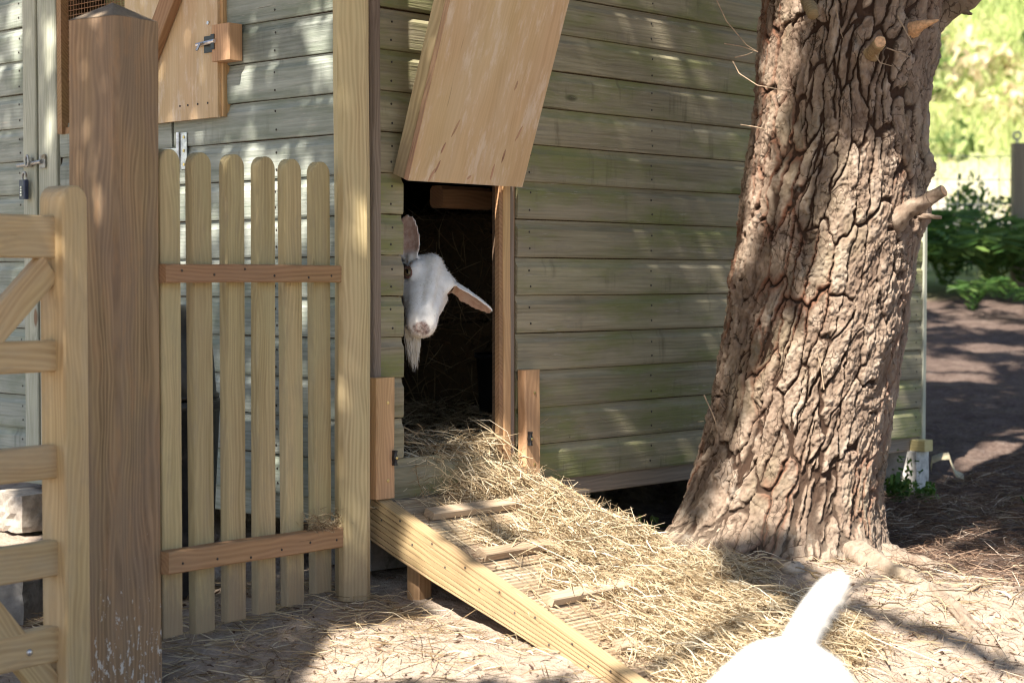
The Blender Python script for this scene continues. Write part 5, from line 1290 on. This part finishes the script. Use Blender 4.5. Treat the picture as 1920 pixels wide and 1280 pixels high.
# goat close to the camera: only rump and raised tail reach into the picture
RP0 = at(1493, 1228, 2.12); gd = unit([-0.34, -0.94, 0]); gsd = np.array([-gd[1], gd[0], 0])
fl_ = -1.075
def body_pt(a, z): return np.array([RP0[0], RP0[1], 0]) + gd * a + UP * (RP0[2] + z)
body = [(body_pt(0.025, -0.030), 0.074), (body_pt(0.12, -0.088), 0.112), (body_pt(0.30, -0.140), 0.14), (body_pt(0.48, -0.15), 0.14), (body_pt(0.62, -0.13), 0.10)]
def leg2(a, b, hind):
    q = body_pt(a, 0)[:2] + gsd[:2] * b; p = np.array([q[0], q[1], 0]); z = RP0[2]
    if hind: return ([p + UP * (z - 0.16), p + gd * 0.05 + UP * (z - 0.28), p - gd * 0.05 + UP * (z - 0.42), p - gd * 0.03 + UP * (fl_ + 0.03), p - gd * 0.01 + UP * (fl_ + 0.012)], [0.08, 0.05, 0.026, 0.02, 0.026])
    return ([p + UP * (z - 0.20), p + UP * (z - 0.33), p + UP * (z - 0.44), p + UP * (fl_ + 0.03), p + gd * 0.01 + UP * (fl_ + 0.012)], [0.06, 0.034, 0.025, 0.02, 0.026])
legs = [leg2(0.12, 0.075, True), leg2(0.12, -0.075, True), leg2(0.56, 0.075, False), leg2(0.56, -0.075, False)]
tl = [at(1482, 1250, 2.13), at(1503, 1195, 2.13), at(1530, 1143, 2.125), at(1565, 1100, 2.12), at(1584, 1082, 2.12)]
H2 = body_pt(0.86, -0.30); F2 = unit(gd * 0.45 - UP * 0.9); L2 = gsd; U2 = np.cross(L2, F2)
if U2 @ gd < 0: U2 = -U2
ears2 = [(1, gsd * 0.9 - UP * 0.3, gd * 0.6 - UP * 0.6, 0.15, 0.036), (-1, -gsd * 0.9 - UP * 0.3, gd * 0.6 - UP * 0.6, 0.15, 0.036)]
make_goat('goat', 'white goat rump with raised tail close to the viewer, brightly sunlit', H2, F2, L2, U2, ears2, body, legs, (tl, [0.028, 0.021, 0.020, 0.018, 0.010]), fl_,
          [(body_pt(0.74, -0.20), 0.06), (body_pt(0.62, -0.13), 0.09)], beard=True, voxel=0.0065, eyes=False)

# ------------------------------------------------------------------ far fence, ferns, bank
FY = 13.0
wf = thing('wire_fence', 'stock wire fence with a grey timber post in front of the grassy bank', 'fence', (3.7, FY, -0.05))
M_OLDPOST = wood('old_grey_post', (0.22, 0.185, 0.13), (0.11, 0.09, 0.065), knots=0.3, bump=0.3)
for px_ in (3.70, 1.2, 6.2):
    zb = float(gz(px_, FY)) - 0.15
    piece('fence_post', wf, M_OLDPOST, 1.02 - zb, 0.11, 0.09, (px_, FY + 0.045, zb), UP, (0, -1, 0), nseg=4, ch=0.008)
e_ = np.linspace(0, 2 * math.pi, 13)
obj('screw_eye', *join([tube([(3.68 + 0.028 * math.cos(a), FY, 1.075 + 0.028 * math.sin(a)) for a in e_], 0.008, 6, False), tube([(3.68, FY, 1.0), (3.68, FY, 1.05)], 0.008, 6)]), M_OLDSTEEL, wf)
for h in (0.18, 0.32, 0.46, 0.60, 0.78, 0.95):
    xs = np.linspace(1.2, 6.2, 21)
    obj('wire', *tube([(x, FY - 0.004, float(ground_base(x, FY)) + h + 0.006 * math.sin(x * 5)) for x in xs], 0.0032, 4), M_WIRE, wf)
vw = [tube([(x, FY - 0.006, float(ground_base(x, FY)) + 0.02), (x, FY - 0.006, float(ground_base(x, FY)) + 0.95)], 0.0028, 4) for x in np.arange(1.3, 6.2, 0.15)]
tag(obj('stay_wire', *join(vw), M_WIRE, wf), kind='stuff')
def fern(x, y, h, nf_, label, tone=0.5, spread=1.0):
    z = float(gz(x, y)) - 0.01; root = thing('fern', label, 'fern', (x, y, z), 'ferns along the wire fence'); allp = []
    for k in range(nf_):
        a = rng.random() * 6.283; ln = h * rng.uniform(0.8, 1.25); out = np.array([math.cos(a), math.sin(a), 0]); side = np.array([-out[1], out[0], 0]); pl_ = 16
        u = np.linspace(0.12, 1, pl_)
        mid_ = np.array([x, y, z]) + np.outer(ln * spread * (u ** 1.3) * 0.8, out) + np.outer(ln * (np.sin(u * 2.2)) * 0.75, UP)
        tdir = np.gradient(mid_, axis=0); tdir /= np.linalg.norm(tdir, axis=1)[:, None]
        for sg in (-1, 1):
            D = side * sg * 0.9 + tdir * 0.45; D /= np.linalg.norm(D, axis=1)[:, None]
            L = ln * 0.30 * np.sin(math.pi * (0.12 + 0.88 * (1 - u)) ** 0.8) + 0.012
            allp.append(strands(mid_ + D * (L * 0.5)[:, None], D, L, np.full(pl_, ln * 0.045), rng.normal(size=pl_) * 0.1, np.clip(rng.normal(tone, 0.2, pl_), 0, 1), segs=2, taper=0.8))
    V, F, T = merge(allp)
    tag(obj('frond', V, F, M_FERN, root, attrs={'tone': T}), kind='stuff')
fl = [(3.05, 12.5, 0.50, 'spreading fern at the foot of the fence nearest the tree trunk'), (3.35, 12.35, 0.55, 'tall fern between the trunk and the fence post'), (3.62, 12.6, 0.62, 'dense fern hiding the foot of the grey fence post'),
      (3.20, 12.9, 0.6, 'fern against the lower wires of the fence'), (3.48, 12.95, 0.5, 'darker fern pressed against the fence wires'), (3.85, 12.2, 0.55, 'fern at the right edge in front of the fence post'),
      (2.75, 12.6, 0.5, 'fern mostly hidden behind the leaning trunk'), (3.0, 11.6, 0.30, 'low young fern on the litter before the fence'), (3.42, 11.4, 0.26, 'small bright fern growing out of the litter')]
for i, (x, y, h, lb) in enumerate(fl): fern(x, y, h, 15 if h > .4 else 8, lb, 0.35 + 0.4 * random.random())
for i, (x, y, h) in enumerate(((3.15, 14.0, 0.55), (3.55, 13.9, 0.7), (3.95, 14.1, 0.65), (3.75, 14.6, 0.8), (3.3, 14.9, 0.5))):
    lb = ['leafy weed beyond the wire near the trunk', 'leafy weed beyond the wire below the gravel', 'leafy weed beyond the wire right of the post', 'tall leafy weed beyond the wire behind the post', 'small leafy weed at the edge of the gravel'][i]
    z = float(gz(x, y)); w = thing('weed', lb, 'plant', (x, y, z), 'weeds beyond the wire fence')
    A = spray_leaves(np.array([x, y, z + h * 0.5]), (0.22, 0.2, h * 0.5), 260, 0.06, 0.55)
    tag(obj('foliage', A[0], A[1], M_FERN, w, attrs={'tone': A[2]}), kind='stuff')
    obj('stem', *tube([(x, y, z - 0.02), (x + 0.02, y, z + h * 0.8)], [0.008, 0.004], 6), M_FERN, w)
n = 90000
x = rng.uniform(-14, 16, n); y = 21.8 + 12 * rng.random(n) ** 1.3; ok = ((x / y > 0.16) & (x / y < 0.38)) | (rng.random(n) < 0.3); x, y = x[ok], y[ok]; nn = len(x)
z = gz(x, y) + 0.10
D = np.column_stack([rng.normal(0, 0.5, nn), rng.normal(-0.3, 0.4, nn), np.ones(nn)]); D /= np.linalg.norm(D, axis=1)[:, None]
A = strands(np.column_stack([x, y, z]), D, rng.uniform(0.2, 0.5, nn), rng.uniform(0.012, 0.03, nn), rng.normal(size=nn) * 0.3, np.clip(0.35 + 0.6 * (vnoise(x * 0.7, y * 0.7, 6) - 0.3) + rng.normal(size=nn) * 0.2, 0, 1), segs=2, taper=0.8)
cl = [A]
for k in range(150):
    cx_ = rng.uniform(4.0, 12.0) if k < 110 else rng.uniform(-12, 4); cy_ = rng.uniform(22.2, 32); cz_ = float(gz(cx_, cy_))
    hh_ = rng.uniform(0.25, 0.7); tn = rng.choice([0.05, 0.15, 0.3, 0.95])
    cl.append(spray_leaves(np.array([cx_, cy_, cz_ + hh_ * 0.4]), (0.35, 0.3, hh_), 90, 0.16, tn, 1.6))
A = merge(cl)
stuff('grass', *A, M_GRASS, 'long sunlit grass covering the bank behind the fence')
n = 900
x = rng.uniform(3.0, 8, n); y = rng.uniform(17.6, 22.3, n); z = gz(x, y) + 0.10
D = np.column_stack([rng.normal(0, 0.4, n), rng.normal(0, 0.3, n), np.ones(n)]); D /= np.linalg.norm(D, axis=1)[:, None]
A = strands(np.column_stack([x, y, z]), D, rng.uniform(0.2, 0.7, n), rng.uniform(0.01, 0.02, n), rng.normal(size=n) * 0.3, np.clip(rng.normal(0.75, 0.25, n), 0, 1), segs=2, taper=0.8)
stuff('dry_grass', *A, M_GRASS, 'thin dry grass stalks on the pale gravel')

# small plants and pieces near the shed
def weed(x, y, h, n, label, size=0.03, m=M_LEAF, tone=0.7):
    z = float(gz(x, y)); w = thing('weed', label, 'plant', (x, y, z), 'small weeds by the shed')
    A = spray_leaves(np.array([x, y, z + h * 0.5]), (0.06, 0.05, h * 0.55), n, size, tone)
    tag(obj('foliage', A[0], A[1], m, w, attrs={'tone': A[2]}), kind='stuff')
    obj('stem', *tube([(x, y, z - 0.01), (x + 0.006, y, z + h * 0.8)], [0.003, 0.0015], 5), M_FERN, w)
pb = hitz(1690, 925, -0.85)
weed(1.47, 6.78, 0.10, 90, 'green weed at the base of the whitewashed block', 0.035, M_FERN)
weed(1.58, 6.80, 0.08, 60, 'low weed beside the corner of the whitewashed block', 0.03, M_FERN)
weed(1.52, 6.84, 0.22, 60, 'ivy stem climbing the whitewashed block', 0.022, M_FERN)
weed(0.30, 5.72, 0.10, 45, 'dark weed under the shed edge beside the ramp', 0.045, M_LEAF, 0.5)
weed(0.45, 5.82, 0.09, 45, 'dark weed under the shed edge left of the trunk', 0.04, M_LEAF, 0.5)
weed(0.60, 4.76, 0.03, 10, 'tiny bright sprout in the straw near the goat tail', 0.02, M_FERN, 0.9)
for i, (x, y, hgt, lean) in enumerate(((1.72, 5.75, 0.16, -0.05), (1.85, 5.72, 0.15, 0.02), (1.98, 5.9, 0.15, 0.06))):
    z = float(gz(x, y)); lb = ['mossy upright twig nearest the trunk in the litter', 'thin green shoot in the middle of the litter', 'thin green shoot at the right of the litter'][i]
    tag(obj('shoot', *tube([(x, y, z - 0.01), (x + lean * 0.4, y, z + hgt * 0.5), (x + lean * 1.4, y, z + hgt)], [0.005, 0.0045, 0.003], 6), M_FERN), lb, 'shoot', 'green shoots in the litter')
def rock(x, y, r, label, m=M_STONE):
    k = 12; V = []; F = []
    for i in range(7):
        p = math.pi * i / 6
        for j in range(k):
            a = 2 * math.pi * j / k; q = 1 + 0.35 * (random.random() - 0.5)
            V.append((r * q * math.sin(p) * math.cos(a) * 1.2, r * q * math.sin(p) * math.sin(a), r * 0.7 * q * math.cos(p)))
    for i in range(6):
        for j in range(k): F.append((i * k + j, (i + 1) * k + j, (i + 1) * k + (j + 1) % k, i * k + (j + 1) % k))
    o = obj('stone', V, F, m, None, Matrix.Translation((x, y, float(gz(x, y)) + r * 0.25)), smooth=True); tag(o, label, 'stone', 'stones')
rock(0.79, 4.97, 0.030, 'pale pebble beside the goat tail at the foot of the tree')
rock(-0.62, 3.95, 0.035, 'flat pale stone on the sand near the gate post')
rock(2.95, 9.0, 0.05, 'pale stone lying in the litter at the right edge')
for i, (pts, rr, lb) in enumerate((([(0.42, 5.22), (0.56, 5.06), (0.66, 4.98)], 0.005, 'dry stick lying on the straw beside the tree root'), ([(1.36, 5.0), (1.28, 4.86), (1.16, 4.74)], 0.006, 'thin forked stick on the sand right of the tree'),
                                 ([(1.5, 5.3), (1.75, 5.24), (1.95, 5.0)], 0.004, 'pale bent twig lying in the shaded needles'), ([(1.95, 6.3), (2.15, 6.42), (2.3, 6.36)], 0.005, 'bleached twig in the litter by the right edge'))):
    tag(obj('stick', *tube([(x, y, float(gz(x, y)) + 0.012) for x, y in pts], [rr, rr * .8, rr * .5], 6), M_TWIG), lb, 'stick')

# ------------------------------------------------------------------ lift everything so that the viewer's eye is at 1 m
bpy.context.view_layer.update()
for o in scene.objects:
    if o.parent is None: o.location.z += EYE
